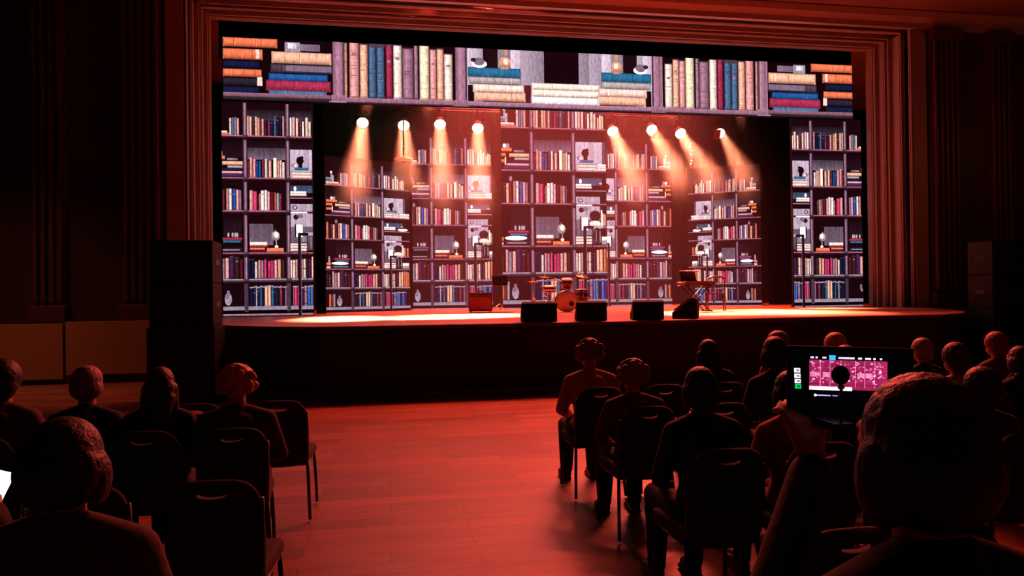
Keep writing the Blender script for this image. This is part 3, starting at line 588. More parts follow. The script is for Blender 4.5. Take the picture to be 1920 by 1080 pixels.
for i, (px, ax, py) in enumerate(ups):
    L = P(px, py, Y=19.0); L.z = 7.2; A = Vector((P(ax, 560, Y=16.2).x, 16.2, SZ))
    lamp_head(L, A, 'stage light hidden behind the header screen, only its beam showing under it', (150 if i != 4 else 210), 0.13, 16.0, topz=7.6, group='stage lights behind the header')

# pendants
def pendant():
    q = P(757, 298, Y=20.4); t = thing('pendant_lamp', 'flat round pendant disc hanging on a thin dark rod below the second stage light', 'pendant', q)
    MB().tube([(0, 0, 0.02), (0, 0, CZ-q.z-0.05)], 0.02, 8).build('rod', BLACKM, t)
    MB().tube([(0, 0, 0.28), (0, 0, 0.36)], 0.03, 8).build('rod_joint', DSTEEL, t)
    MB().lathe([(0.0, 0.03), (0.08, 0.03), (0.26, 0.0), (0.27, -0.015), (0.26, -0.025), (0.0, -0.02)], 28).build('shade', mat('pendant_cream', (240, 200, 160), 0.5), t)
    MB().ell((0, 0, 0.05), (0.05, 0.05, 0.04)).build('hub', mat('pendant_brass', (200, 130, 70), 0.35, 0.8), t)
pendant()
def chain():
    q = P(1297, 272, Y=20.4); t = thing('bead_chain', 'thin hanging chain with small shiny beads in the slanting beams right of centre', 'chain', q)
    MB().tube([(0, 0, -0.62), (0, 0, CZ-q.z-0.05)], 0.008, 6).build('cord', BLACKM, t)
    for z in (0.0, -0.08, -0.2, -0.32, -0.40, -0.5, -0.6): MB().ell((random.uniform(-0.03, 0.03), 0, z), (0.035, 0.035, 0.045), 10, 8).build('bead', STEEL, t)
chain()

# ------------------------------------------------------------------ instruments and monitors on stage
WOODH = mat('drumhead_cream', (236, 205, 170), 0.6); SHELL = mat('drum_shell_amber', (92, 44, 28), 0.35, coat=0.5); SHELLD = mat('drum_shell_dark', (28, 15, 14), 0.35, coat=0.4)
BRASS = mat('cymbal_brass', (150, 100, 48), 0.22, 1.0); HEADW = mat('drumhead_white', (210, 190, 180), 0.6)
def base(px, py):
    v = P(px, py, Z=SZ); v.z = SZ+0.002
    if v.y < 11.78: v.x *= 11.78/v.y; v.y = 11.78
    return v
YW = -YAW*0.6
def drum(mb_parent, M, r, h, shell, head):
    MB().lathe([(r, 0), (r, h)], 32, M).build('shell', shell, mb_parent)
    MB().lathe([(0, h), (r-0.005, h+0.004), (r-0.005, h-0.01)], 32, M).build('drumhead', head, mb_parent)
    MB().lathe([(0, 0), (r-0.005, -0.004), (r-0.005, 0.01)], 32, M).build('drumhead', head, mb_parent)
    mb = MB()
    for z in (0.0, h): mb.tube([(M @ Vector(((r+0.006)*math.cos(2*PI*i/28), (r+0.006)*math.sin(2*PI*i/28), z))) for i in range(28)], 0.01, 6, True)
    mb.build('hoop', STEEL, mb_parent)
    mb = MB()
    for i in range(8):
        a = 2*PI*i/8; mb.tube([M @ Vector(((r+0.014)*math.cos(a), (r+0.014)*math.sin(a), z)) for z in (0.02, h-0.02)], 0.006, 5)
    mb.build('tension_rod', STEEL, mb_parent)
RX = Matrix.Rotation(PI/2, 4, 'X')
q = base(1062, 585)
t = thing('bass_drum', 'small bass drum with cream front head and tom on top, between two wedge monitors', 'drum', q, -0.15)
M = Matrix.Translation((0, 0.18, 0.26)) @ Matrix.Rotation(PI/2, 4, 'X'); drum(t, M, 0.25, 0.36, SHELL, WOODH)
# dark sound hole with its ring
MB().lathe([(0, 0.004), (0.055, 0.004)], 20, Matrix.Translation((0.11, -0.186, 0.20)) @ RX).build('sound_hole', BLACK, t)
mb = MB(); mb.tube([(0.11+0.058*math.cos(a*PI/10), -0.188, 0.20+0.058*math.sin(a*PI/10)) for a in range(20)], 0.006, 6, True); mb.build('sound_hole_ring', STEEL, t)
mb = MB()
for s in (-1, 1): mb.tube([(s*0.22, 0.0, 0.16), (s*0.34, -0.1, 0.012)], 0.012, 6)
mb.build('spur', STEEL, t)
MB().tube([(0.0, 0.0, 0.5), (0.0, 0.02, 0.62)], 0.014, 8).build('tom_mount', STEEL, t)
tt = MB(); M2 = Matrix.Translation((0.02, 0.02, 0.60)) @ Matrix.Rotation(0.25, 4, 'X')
tt.lathe([(0.13, 0), (0.13, 0.2)], 28, M2); tom = tt.build('rack_tom', SHELL, t)
MB().lathe([(0, 0.2), (0.128, 0.204), (0.128, 0.19)], 28, M2).build('drumhead', HEADW, tom)
mb = MB()
for z in (0, 0.2): mb.tube([(M2 @ Vector((0.136*math.cos(2*PI*i/24), 0.136*math.sin(2*PI*i/24), z))) for i in range(24)], 0.009, 6, True)
mb.build('hoop', STEEL, tom)
MB().ell((0.02, -0.125, 0.70), (0.02, 0.02, 0.02), 10, 8).build('badge', STEEL, tom)
def stand_legs(mb, h, r=0.28, top=0.4):
    for i in range(3):
        a = 2*PI*i/3+0.4; mb.tube([(0, 0, h*top+0.03), (r*math.cos(a), r*math.sin(a), 0.012)], 0.009, 6); mb.tube([(0, 0, 0.10), (r*0.55*math.cos(a), r*0.55*math.sin(a), h*top*0.45)], 0.006, 5)
def cymbal_stand(px, py, h, r, label, tilt=0.12, hat=False, lean=0.0):
    q = base(px, py); t = thing('hi_hat' if hat else 'cymbal_stand', label, 'cymbal', q)
    mb = MB(); mb.tube([(0, 0, 0.08), (0, 0, h*0.7), (lean, 0, h)], 0.010, 8); mb.build('pole', STEEL, t)
    mb = MB(); stand_legs(mb, h); mb.build('tripod', STEEL, t)
    M = Matrix.Translation((lean, 0, h)) @ Matrix.Rotation(tilt, 4, 'X') @ Matrix.Rotation(tilt*0.6, 4, 'Y')
    MB().lathe([(0, 0.035), (0.03, 0.03), (0.045, 0.014), (r*0.6, 0.006), (r, -0.006), (r, -0.009), (r*0.6, 0.002), (0.04, 0.01), (0, 0.03)], 32, M).build('cymbal', BRASS, t)
    if hat: MB().lathe([(0, -0.05), (0.04, -0.04), (r, -0.018), (r, -0.014), (0, -0.03)], 32, M).build('cymbal', BRASS, t)
    MB().lathe([(0, 0.04), (0.015, 0.04), (0.015, 0.065), (0, 0.07)], 10, M).build('wing_nut', STEEL, t)
cymbal_stand(1000, 582, 0.78, 0.18, 'hi-hat stand at the left end of the drum kit', 0.02, hat=True)
cymbal_stand(1022, 580, 0.92, 0.20, 'flat crash cymbal on a stand left of the bass drum', 0.10)
cymbal_stand(1040, 579, 0.82, 0.22, 'ride cymbal on a stand directly behind the left side of the bass drum', 0.06)
cymbal_stand(1092, 580, 0.92, 0.20, 'tilted cymbal on a stand right of the bass drum', 0.35)
q = base(1030, 583); t = thing('snare_drum', 'shallow snare drum on a basket stand left of the bass drum', 'drum', q)
drum(t, Matrix.Translation((0, 0, 0.5)) @ Matrix.Rotation(0.1, 4, 'X'), 0.175, 0.14, STEEL, HEADW)
mb = MB(); stand_legs(mb, 0.5, 0.25, 0.5); mb.tube([(0, 0, 0.1), (0, 0, 0.48)], 0.011, 8)
for i in range(3): a = 2*PI*i/3; mb.tube([(0, 0, 0.42), (0.16*math.cos(a), 0.16*math.sin(a), 0.49)], 0.007, 5)
mb.build('stand', STEEL, t)
q = base(1090, 583); t = thing('floor_tom', 'dark floor tom on three legs right of the bass drum', 'drum', q)
drum(t, Matrix.Translation((0, 0, 0.20)), 0.18, 0.34, SHELLD, HEADW)
for i in range(3):
    a = 2*PI*i/3+0.5; MB().tube([(0.2*math.cos(a), 0.2*math.sin(a), z) for z in (0.01, 0.42)], 0.008, 6).build('leg', STEEL, t)
q = base(1068, 577); t = thing('drum_stool', 'round padded drum stool behind the bass drum', 'stool', q)
MB().lathe([(0, 0.44), (0.15, 0.44), (0.165, 0.47), (0.155, 0.51), (0, 0.52)], 24).build('seat', BLACK, t)
mb = MB(); mb.tube([(0, 0, 0.1), (0, 0, 0.44)], 0.014, 8); stand_legs(mb, 0.44, 0.24, 0.5); mb.build('stand', STEEL, t)

GRILLE = mat('speaker_grille', (20, 18, 18), 0.5, 0.3, noise=0.5, nscale=300)
def wedge(px0, px1, py, label, rz=0.0, wd=None, sc_=1.0):
    q = base((px0+px1)/2, py); wd = wd or (P(px1, py, Z=SZ)-P(px0, py, Z=SZ)).length
    t = thing('wedge_monitor', label, 'monitor speaker', q, rz, 'wedge monitors')
    h = wd/2; pr = [(-0.18, 0.0), (-0.185, 0.30), (-0.13, 0.335), (0.20, 0.10), (0.20, 0.0)]
    pr = [(a*sc_, b*sc_) for a, b in pr]
    b = MB().prism(pr, -h, h, 'x').build('cabinet', BLACK, t)
    mo = b.modifiers.new('b', 'BEVEL'); mo.width = 0.018; mo.segments = 3
    n = Vector((0, 0.235, 0.33)).normalized()
    M = Matrix.Translation((0, 0.04*sc_, 0.228*sc_)) @ Matrix.Rotation(-math.atan2(0.235, 0.33), 4, 'X')
    MB().box(-h*0.9, h*0.9, -0.17*sc_, 0.17*sc_, 0.0, 0.012, M, bev=0.004).build('grille', GRILLE, t)
    for s in (-1, 1): MB().box(s*(h+0.002)-0.004, s*(h+0.002)+0.004, -0.1, 0.02, 0.13, 0.17, bev=0.003).build('handle', BLACKM, t)
    return t
wedge(978, 1042, 603, 'black wedge monitor left of the bass drum, leftmost of four at the stage edge', -0.12)
wedge(1078, 1137, 604, 'black wedge monitor just right of the bass drum at the stage edge', -0.16)
wedge(1182, 1244, 603, 'black wedge monitor third from the left, between the drum kit and the keyboard', -0.18)
wedge(1262, 1312, 597, 'black wedge monitor turned sideways with rounded end, in front of the keyboard', 1.05, wd=0.42, sc_=1.1)

# amplifier
q = base(901, 585); t = thing('guitar_amplifier', 'square guitar amplifier standing left of the music stand', 'amplifier', q, YW)
AMP = mat('amp_covering', (80, 42, 34), 0.7, noise=0.15, nscale=80)
MB().box(-0.30, 0.30, -0.13, 0.13, 0.02, 0.50, bev=0.015).build('cabinet', AMP, t)
MB().box(-0.27, 0.27, -0.142, -0.13, 0.05, 0.38, bev=0.004).build('grille_cloth', mat('amp_cloth', (140, 80, 60), 0.9, noise=0.3, nscale=200), t)
MB().box(-0.27, 0.27, -0.140, -0.13, 0.40, 0.47).build('control_panel', DSTEEL, t)
for i in range(6): MB().lathe([(0.014, 0), (0.012, 0.018), (0, 0.018)], 10, Matrix.Translation((-0.2+i*0.08, -0.14, 0.435)) @ RX).build('knob', BLACK, t)
MB().tube([(-0.09, 0, 0.50), (-0.07, 0, 0.525), (0.07, 0, 0.525), (0.09, 0, 0.50)], 0.010, 6).build('handle', BLACK, t)
for a in (-0.25, 0.25):
    for b in (-0.09, 0.09): MB().lathe([(0.02, 0), (0.02, 0.022)], 10, Matrix.Translation((a, b, 0))).build('foot', BLACK, t)
# music stand
q = base(938, 586); t = thing('music_stand', 'metal music stand with perforated desk and tripod base, right of the amplifier', 'music stand', q, YW)
mb = MB(); mb.tube([(0, 0, 0.06), (0, 0, 0.78)], 0.011, 8); mb.build('pole', DSTEEL, t)
for i in range(3):
    a = 2*PI*i/3+0.9; MB().tube([(0, 0, 0.22), (0.24*math.cos(a), 0.24*math.sin(a), 0.03), (0.27*math.cos(a), 0.27*math.sin(a), 0.008)], 0.009, 6).build('leg', STEEL, t)
M = Matrix.Translation((0, 0, 0.80)) @ Matrix.Rotation(-0.5, 4, 'X')
mb = MB()
mb.box(-0.19, 0.19, -0.004, 0.004, -0.13, 0.13, M, bev=0.002); mb.box(-0.19, 0.19, -0.0, 0.05, -0.14, -0.13, M); desk = mb.build('desk', BLACKM, t)
mb = MB()
mb.tube([M @ Vector(v) for v in ((-0.2, 0, -0.12), (-0.2, 0, 0.14), (0.2, 0, 0.14), (0.2, 0, -0.12))], 0.006, 6)
mb.build('rim', STEEL, desk)
for i in range(9): MB().box(-0.165+i*0.04, -0.145+i*0.04, -0.010, -0.004, 0.085, 0.105, M).build('slot', STEEL, desk)
mb = MB(); cp = [(0.3, -0.2), (0.1, -0.28), (-0.15, -0.18), (-0.4, -0.26), (-0.62, -0.16), (-0.8, -0.2), (-0.5, -0.05), (-0.25, -0.1), (-0.05, 0.05)]
mb.tube([(a, b, 0.011) for a, b in cp], 0.009, 6); o = mb.build('cable', BLACK); o.location = q
tag(o, 'black cable lying in loops on the stage floor at the foot of the music stand', 'cable')
# keyboard, sheet, chair
q = base(1302, 584)
KB = mat('keyboard_body', (50, 26, 22), 0.4, coat=0.3)
t = thing('keyboard', 'electric keyboard on a crossed stand facing the wooden chair', 'keyboard', q, 0.25)
MB().box(-0.38, 0.50, -0.16, 0.16, 0.62, 0.68, bev=0.012).build('case', mat('keyboard_trim', (150, 100, 70), 0.45), t)
MB().box(-0.34, 0.46, -0.13, 0.13, 0.595, 0.625, bev=0.006).build('underside', KB, t)
MB().box(-0.34, 0.46, -0.155, -0.02, 0.678, 0.69).build('white_key', HEADW, t)
mb = MB()
for i in range(23): mb.box(-0.325+i*0.034, -0.308+i*0.034, -0.10, -0.02, 0.69, 0.70)
tag(mb.build('black_key', BLACK, t), kind='stuff')
mb = MB()
for a, b in ((-0.3, 0.35), (0.35, -0.3)): mb.tube([(a, -0.1, 0.012), (b, -0.1, 0.59)], 0.014, 6); mb.tube([(a, 0.1, 0.012), (b, 0.1, 0.59)], 0.014, 6)
for a in (-0.3, 0.35):
    for z in (0.014, 0.588): mb.tube([(a, -0.2, z), (a, 0.2, z)], 0.014, 6)
mb.build('stand', BLACKM, t)
M = Matrix.Translation((-0.02, 0.15, 0.69)) @ Matrix.Rotation(-0.3, 4, 'X')
MB().box(-0.22, 0.22, 0, 0.012, 0, 0.24, M, bev=0.004).build('music_rest', KB, t)
pz = MB().box(-0.21, 0.19, -0.10, 0.10, 0.0, 0.02).build('sheet_music', HEADW); pz.location = (q.x-0.02, q.y+0.21, SZ+0.002+0.955-0.03); pz.rotation_euler = (0.06, 0, 0.25)
pz.location.z = SZ+0.93; tag(pz, 'pale sheet of music lying on top of the keyboard music rest', 'sheet music')
q = base(1342, 584); t = thing('wooden_chair', 'wooden chair with open spindle back beside the keyboard', 'chair', q, 2.6)
WC = mat('stage_chair_wood', (130, 62, 34), 0.4, coat=0.3, noise=0.2, nscale=12)
MB().box(-0.21, 0.21, -0.2, 0.21, 0.40, 0.43, bev=0.012).build('seat', WC, t)
for a, b in ((-0.18, 0.18), (0.18, 0.18)): MB().tube([(a, b, 0.40), (a*1.08, b*1.08, 0.008)], [0.018, 0.013], 8).build('leg', WC, t)
for a in (-0.18, 0.18): MB().tube([(a*1.08, -0.24, 0.008), (a, -0.18, 0.41), (a*0.98, -0.22, 0.78)], [0.014, 0.018, 0.014], 8).build('leg', WC, t)
mb = MB(); mb.tube([(-0.19, -0.215, 0.74), (-0.1, -0.235, 0.79), (0.1, -0.235, 0.79), (0.19, -0.215, 0.74)], 0.022, 8); mb.build('top_rail', WC, t)
for i in range(5): MB().tube([(-0.12+i*0.06, -0.19, 0.42), (-0.12+i*0.06, -0.228, 0.77)], 0.007, 6).build('spindle', WC, t)
for z in (0.2,):
    for a in (-0.19, 0.19): MB().tube([(a, -0.2, z), (a, 0.18, z)], 0.009, 6).build('stretcher', WC, t)
MB().tube([(-0.19, 0.18, 0.25), (0.19, 0.18, 0.25)], 0.009, 6).build('stretcher', WC, t)

# ------------------------------------------------------------------ loudspeaker towers and steps
def pa_box(name, label, x, y, z, wd, dp, h, rz, cat='loudspeaker'):
    t = thing(name, label, cat, (x, y, z), rz)
    MB().box(-wd/2, wd/2, -dp/2, dp/2, 0, h, bev=0.02).build('cabinet', BLACK, t)
    MB().box(-wd/2+0.05, wd/2-0.05, -dp/2-0.012, -dp/2, 0.05, h-0.05, bev=0.006).build('grille', GRILLE, t)
    for s in (-1, 1): MB().box(s*wd/2-0.006, s*wd/2+0.006, -0.12, 0.12, h*0.5-0.04, h*0.5+0.04, bev=0.004).build('handle', BLACKM, t)
    return t
for side, X, Y_, w_ in (('left', P(352, 700, Y=12.05).x, 12.05, 0.92), ('right', P(1868, 500, Y=13.3).x, 13.3, 0.80)):
    hh = 2.51 if side == 'left' else 2.60
    pa_box('subwoofer', 'lowest black bass box of the %s loudspeaker tower, standing on the hall floor' % side, X, Y_, 0.002, w_+0.06, 0.75, 1.18, 0)
    pa_box('loudspeaker', 'middle black loudspeaker of the %s tower, on top of the bass box' % side, X, Y_, 1.185, w_, 0.65, (hh-1.19)/2, 0)
    pa_box('loudspeaker', 'topmost black loudspeaker of the %s tower' % side, X, Y_, 1.19+(hh-1.19)/2, w_, 0.65, (hh-1.19)/2, 0)
q = P(466, 728, Z=0); t = thing('stage_steps', 'dark red wooden steps against the left corner of the stage', 'steps', (q.x, q.y+0.2, 0.002), -0.9)
for i in range(4): MB().box(-0.35, 0.35, -0.25+0.0, 0.35-i*0.15, i*0.2, i*0.2+0.19, bev=0.01).build('step', SKIRT, t)

# ------------------------------------------------------------------ banquet chairs
def make_chair():
    t = thing('banquet_chair', 'x', 'chair')
    FR = DSTEEL
    # back: rounded arch outline with an oval hand hole at the top, padded
    out = []
    for i in range(40):
        a = 2*PI*i/40; ca, sa = math.cos(a), math.sin(a)
        w_ = 0.2; x = w_*math.copysign(abs(ca)**0.45, ca); z = 0.24*math.copysign(abs(sa)**(0.62 if sa > 0 else 0.3), sa)
        out.append((x*(1-0.06*max(0, -sa)), z+0.02*(1-abs(ca)) * (1 if sa > 0 else 0)))
    hole = [(0.062*math.cos(2*PI*i/40), 0.195+0.018*math.sin(2*PI*i/40)) for i in range(40)]
    vs = []; fs = []; n = 40
    for y, k_ in ((-0.018, 0.97), (0.0, 1.0), (0.022, 0.965)):
        vs += [(x*k_, y-0.03*(1-(x/0.2)**2), z*k_) for x, z in out]; vs += [(x, y-0.03*(1-(x/0.2)**2), z) for x, z in hole]
    for L_ in range(2):
        for i in range(n):
            j = (i+1) % n; a = L_*2*n; b = a+2*n
            fs.append((a+i, a+j, b+j, b+i)); fs.append((a+n+i, b+n+i, b+n+j, a+n+j))
    for i in range(n):
        j = (i+1) % n; fs.append((i, n+i, n+j, j)); a = 4*n; fs.append((a+i, a+j, a+n+j, a+n+i))
    M = Matrix.Translation((0, -0.235, 0.64)) @ Matrix.Rotation(-(-0.12), 4, 'X')
    MB().add(vs, fs, True, M).build('backrest', FABRIC, t)
    b = bmesh.new(); bmesh.ops.create_cube(b, size=1)
    for v in b.verts: v.co = Vector((v.co.x*0.43*(1 if v.co.y > 0 else 0.88), v.co.y*0.42, v.co.z*0.075))
    bmesh.ops.bevel(b, geom=b.edges[:], offset=0.03, segments=4, profile=0.6, affect='EDGES'); b.verts.index_update()
    MB().add([v.co+Vector((0, 0, 0.445)) for v in b.verts], [[v.index for v in f.verts] for f in b.faces], True).build('seat', FABRIC, t); b.free()
    for s in (-1, 1):
        MB().tube([(s*0.195, 0.17, 0.41), (s*0.205, 0.20, 0.2), (s*0.21, 0.215, 0.012)], 0.012, 8).build('leg', FR, t)
        MB().tube([(s*0.185, -0.19, 0.43), (s*0.195, -0.215, 0.2), (s*0.205, -0.25, 0.012)], 0.012, 8).build('leg', FR, t)
        MB().tube([(s*0.185, -0.19, 0.42), (s*0.19, -0.215, 0.55), (s*0.188, -0.255, 0.80)], 0.011, 8).build('back_upright', FR, t)
    mb = MB(); mb.tube([(-0.195, 0.17, 0.405), (0.195, 0.17, 0.405), (0.185, -0.19, 0.405), (-0.185, -0.19, 0.405)], 0.011, 8, True); mb.build('seat_frame', FR, t)
    return t
CH0 = make_chair(); used = [False]
def chair(x, y, label, rz=0.0, group=None):
    c = CH0 if not used[0] else copy_tree(CH0)
    used[0] = True; c.location = (x, y, 0.002); c.rotation_euler = (0, 0, rz); c['label'] = label
    if group: c['group'] = group
    return c

# ------------------------------------------------------------------ people
SKINM = mat('skin', (176, 120, 96), 0.55); 
HAIRM = {'black': mat('hair_black', (14, 10, 10), 0.55, noise=0.3, nscale=60, bump=0.6), 'brown': mat('hair_brown', (60, 34, 24), 0.6, noise=0.3, nscale=60, bump=0.6),
         'auburn': mat('hair_auburn', (120, 56, 44), 0.6, noise=0.3, nscale=60, bump=0.6), 'grey': mat('hair_grey', (130, 118, 112), 0.6, noise=0.25, nscale=60, bump=0.6),
         'blond': mat('hair_blond', (190, 150, 110), 0.6, noise=0.25, nscale=60, bump=0.6), 'white': mat('hair_white', (205, 190, 180), 0.6, noise=0.2, nscale=60, bump=0.6)}
CLOTH = {'beige': mat('cloth_beige', (168, 134, 100), 0.9, bump=0.3, nscale=30), 'maroon': mat('cloth_maroon', (86, 26, 36), 0.9, bump=0.3, nscale=30), 'black': mat('cloth_black', (15, 12, 14), 0.9, bump=0.3, nscale=30),
         'navy': mat('cloth_navy', (22, 22, 36), 0.9, bump=0.3, nscale=30), 'grey': mat('cloth_grey', (78, 64, 64), 0.9, bump=0.3, nscale=30), 'rose': mat('cloth_rose', (150, 84, 80), 0.9, bump=0.3, nscale=30),
         'brown': mat('cloth_brown', (62, 40, 32), 0.9, bump=0.3, nscale=30), 'cream': mat('cloth_cream', (180, 140, 116), 0.9, bump=0.3, nscale=30)}
SHOE = mat('shoe_leather', (20, 15, 14), 0.4)
def hand(mb, w_, d_, up, s):
    """palm from the wrist along d_, four curled fingers and a thumb from the palm's side"""
    w_ = Vector(w_); d_ = Vector(d_).normalized(); side = d_.cross(Vector(up)).normalized()*s; nrm = side.cross(d_).normalized()*s
    pc = w_+d_*0.085
    mb.cap(w_, w_+d_*0.03, 0.026, 0.028)
    for q in (-0.027, -0.009, 0.009, 0.027): mb.cap(w_+d_*0.02+side*q*0.7, pc+side*q, 0.015, 0.0125)
    for i, q in enumerate((-0.028, -0.0095, 0.0095, 0.028)):
        L = (0.028, 0.034, 0.032, 0.024)[i]; a = pc+side*q; b = a+d_*L-nrm*0.012; c = b+d_*L*0.6-nrm*0.022
        mb.cap(a, b, 0.0102, 0.0095, n=8); mb.cap(b, c, 0.0095, 0.0078, n=8)
    a = w_+d_*0.035-side*0.026; b = a-side*0.028+d_*0.028-nrm*0.008; c = b+d_*0.028-nrm*0.012
    mb.cap(a, b, 0.0135, 0.011, n=8); mb.cap(b, c, 0.011, 0.0088, n=8)
# joint positions for three seated poses: elbow, wrist, hand direction (right side, mirrored)
POSE = {'lap': ((0.245, 0.00, 0.735), (0.13, 0.24, 0.645), (-0.35, 0.9, -0.15)), 'hold': ((0.24, 0.10, 0.78), (0.10, 0.30, 0.86), (-0.5, 0.8, 0.3)),
        'raise': ((0.28, 0.10, 0.86), (0.215, 0.24, 1.10), (-0.1, 0.35, 0.9)), 'raise_left': ((0.20, 0.16, 0.86), (-0.035, 0.34, 1.125), (0.05, 0.45, 0.9))}
def limbs(mb, pose, part, g=0.0):
    e, wr, hd = POSE[pose]
    for s in (-1, 1):
        if pose == 'raise': e, wr, hd = POSE['raise_left' if s < 0 else 'raise']
        sh_ = Vector((s*0.168, -0.02, 0.985)); E = Vector((s*e[0], e[1], e[2])); W = Vector((s*wr[0], wr[1], wr[2])); D = Vector((s*hd[0], hd[1], hd[2]))
        if part in ('body', 'top'):
            cut = W if part == 'body' else W-(W-E).normalized()*0.03
            mb.cap(sh_, E, 0.052+g, 0.040+g); mb.cap(E, cut, 0.040+g, 0.026+g*1.3)
            mb.cap((s*0.06, -0.01, 1.035), sh_, 0.045+g*0.7, 0.052+g)
        if part == 'body': hand(mb, W, D, (0, 0, 1), s)
        if part in ('body', 'trousers'):
            hp = (s*0.09, 0.02, 0.53); kn = (s*0.115, 0.42, 0.525); an = (s*0.12, 0.40, 0.10)
            mb.cap(hp, kn, 0.085+g, 0.060+g); mb.cap(kn, (s*0.118, 0.39, 0.33), 0.058+g, 0.056+g); mb.cap((s*0.118, 0.39, 0.33), an, 0.056+g, 0.036+g*1.4)
        if part == 'body': mb.cap(an, (s*0.125, 0.52, 0.05), 0.034, 0.028)
def make_body(pose):
    mb = MB()
    mb.cap((0, 0.0, 0.54), (0, -0.05, 0.70), 0.105, 0.095, 1.45); mb.cap((0, -0.05, 0.70), (0, -0.04, 0.93), 0.09, 0.105, 1.5)
    mb.cap((0, -0.015, 1.02), (0, 0.005, 1.12), 0.058, 0.052)
    mb.ell((0, 0.025, 1.225), (0.076, 0.094, 0.105)); mb.ell((0, 0.055, 1.165), (0.058, 0.062, 0.062)); mb.cap((0, 0.118, 1.215), (0, 0.132, 1.19), 0.008, 0.014, n=8)
    for s in (-1, 1): mb.ell((s*0.078, 0.02, 1.205), (0.012, 0.022, 0.032)); mb.ell((s*0.03, 0.108, 1.222), (0.016, 0.010, 0.010)); mb.cap((s*0.015, 0.113, 1.245), (s*0.045, 0.105, 1.247), 0.008, 0.006, n=8)
    mb.cap((-0.02, 0.112, 1.157), (0.02, 0.112, 1.157), 0.008, 0.008, n=8)
    limbs(mb, pose, 'body'); return bake(mb, 0.0075, 2, 'body')
def make_top(pose):
    mb = MB(); g = 0.014
    mb.cap((0, 0.0, 0.545), (0, -0.05, 0.70), 0.118, 0.108, 1.45); mb.cap((0, -0.05, 0.70), (0, -0.04, 0.94), 0.105, 0.118, 1.48)
    mb.cap((0, -0.025, 1.02), (0, -0.01, 1.055), 0.075, 0.066)
    limbs(mb, pose, 'top', g); return bake(mb, 0.011, 6, 'top')
def make_trousers():
    mb = MB(); mb.cap((0, 0.0, 0.545), (0, -0.02, 0.60), 0.118, 0.108, 1.45); limbs(mb, 'lap', 'trousers', 0.014); return bake(mb, 0.012, 5, 'trousers')
def make_shoe(s):
    mb = MB(); mb.cap((s*0.12, 0.38, 0.055), (s*0.128, 0.55, 0.045), 0.042, 0.036, 1.0); mb.cap((s*0.12, 0.40, 0.06), (s*0.12, 0.40, 0.11), 0.042, 0.045)
    mb.box(s*0.123-0.038, s*0.123+0.038, 0.34, 0.585, 0.002, 0.03, bev=0.01); return bake(mb, 0.008, 2, 'shoe')
def make_hair(kind):
    mb = MB()
    mb.ell((0, 0.005, 1.245), (0.088, 0.100, 0.100))
    if kind == 'short': mb.ell((0, -0.02, 1.20), (0.083, 0.075, 0.085))
    if kind == 'bob':
        mb.ell((0, -0.02, 1.20), (0.102, 0.085, 0.105))
        for s in (-1, 1): mb.ell((s*0.078, 0.01, 1.175), (0.03, 0.05, 0.075))
    if kind == 'curly':
        for i in range(60):
            a = random.uniform(0, 2*PI); th = random.uniform(0, 2.1); r_ = Vector((math.sin(th)*math.cos(a)*0.092, math.sin(th)*math.sin(a)*0.09-0.012, math.cos(th)*0.095))
            if r_.y > 0.06 and r_.z < 0.03: continue
            mb.ell(Vector((0, 0, 1.235))+r_, (0.024, 0.024, 0.024), 8, 6)
    if kind == 'long':
        mb.ell((0, -0.02, 1.18), (0.105, 0.08, 0.12)); mb.cap((0, -0.045, 1.14), (0, -0.10, 0.96), 0.07, 0.05, 1.6)
        for s in (-1, 1): mb.cap((s*0.08, 0.0, 1.2), (s*0.10, -0.02, 1.03), 0.035, 0.028)
    if kind == 'bun': mb.ell((0, -0.02, 1.20), (0.086, 0.075, 0.085)); mb.ell((0, -0.075, 1.30), (0.045, 0.045, 0.042))
    # cut the face free
    if kind == 'thin': mb = MB(); mb.ell((0, -0.01, 1.205), (0.086, 0.088, 0.075)); mb.ell((0, 0.0, 1.25), (0.079, 0.095, 0.083))
    me = bake(mb, 0.008, 2, 'hair')
    for v in me.vertices:
        if v.co.y > 0.07 and v.co.z < 1.27: v.co.y = 0.07+(v.co.y-0.07)*0.15
        n_ = math.sin(math.atan2(v.co.x, -v.co.y)*46+v.co.z*30)*0.0011
        v.co += v.normal*n_
    return me
BODY = {k_: make_body(k_) for k_ in ('lap', 'hold', 'raise')}; TOP = {k_: make_top(k_) for k_ in ('lap', 'hold', 'raise')}; TROU = make_trousers(); SHOES = {s: make_shoe(s) for s in (-1, 1)}
HAIR = {k_: make_hair(k_) for k_ in ('short', 'bob', 'curly', 'long', 'bun', 'thin')}
for me in list(BODY.values()): me.materials.append(SKINM)
def person(x, y, label, hair='short', hc='brown', top='black', bottom='black', pose='lap', rz=0.0, s=0.96, z=0.0, wide=1.0, group=None):
    t = thing('person', label, 'person', (x, y, z+0.002), rz, group); t.scale = (s*wide, s, s)
    mobj('body', BODY[pose], SKINM, t); mobj('top', TOP[pose], CLOTH[top], t); mobj('trousers', TROU, CLOTH[bottom], t)
    for q in (-1, 1): mobj('shoe', SHOES[q], SHOE, t)
    h = mobj('hair', HAIR[hair], HAIRM[hc], t); hs = 1.16 if hair in ('curly', 'short', 'thin') else 1.0; h.scale = (hs, hs, hs); h.location = (0, 0, 1.225*(1-hs))
    return t
def seat(x, y, clabel=None, plabel=None, **kw):
    """a chair and whoever sits on it"""
    if clabel: chair(x, y, clabel, kw.get('rz', 0.0))
    if plabel: person(x, y+0.03, plabel, **kw)
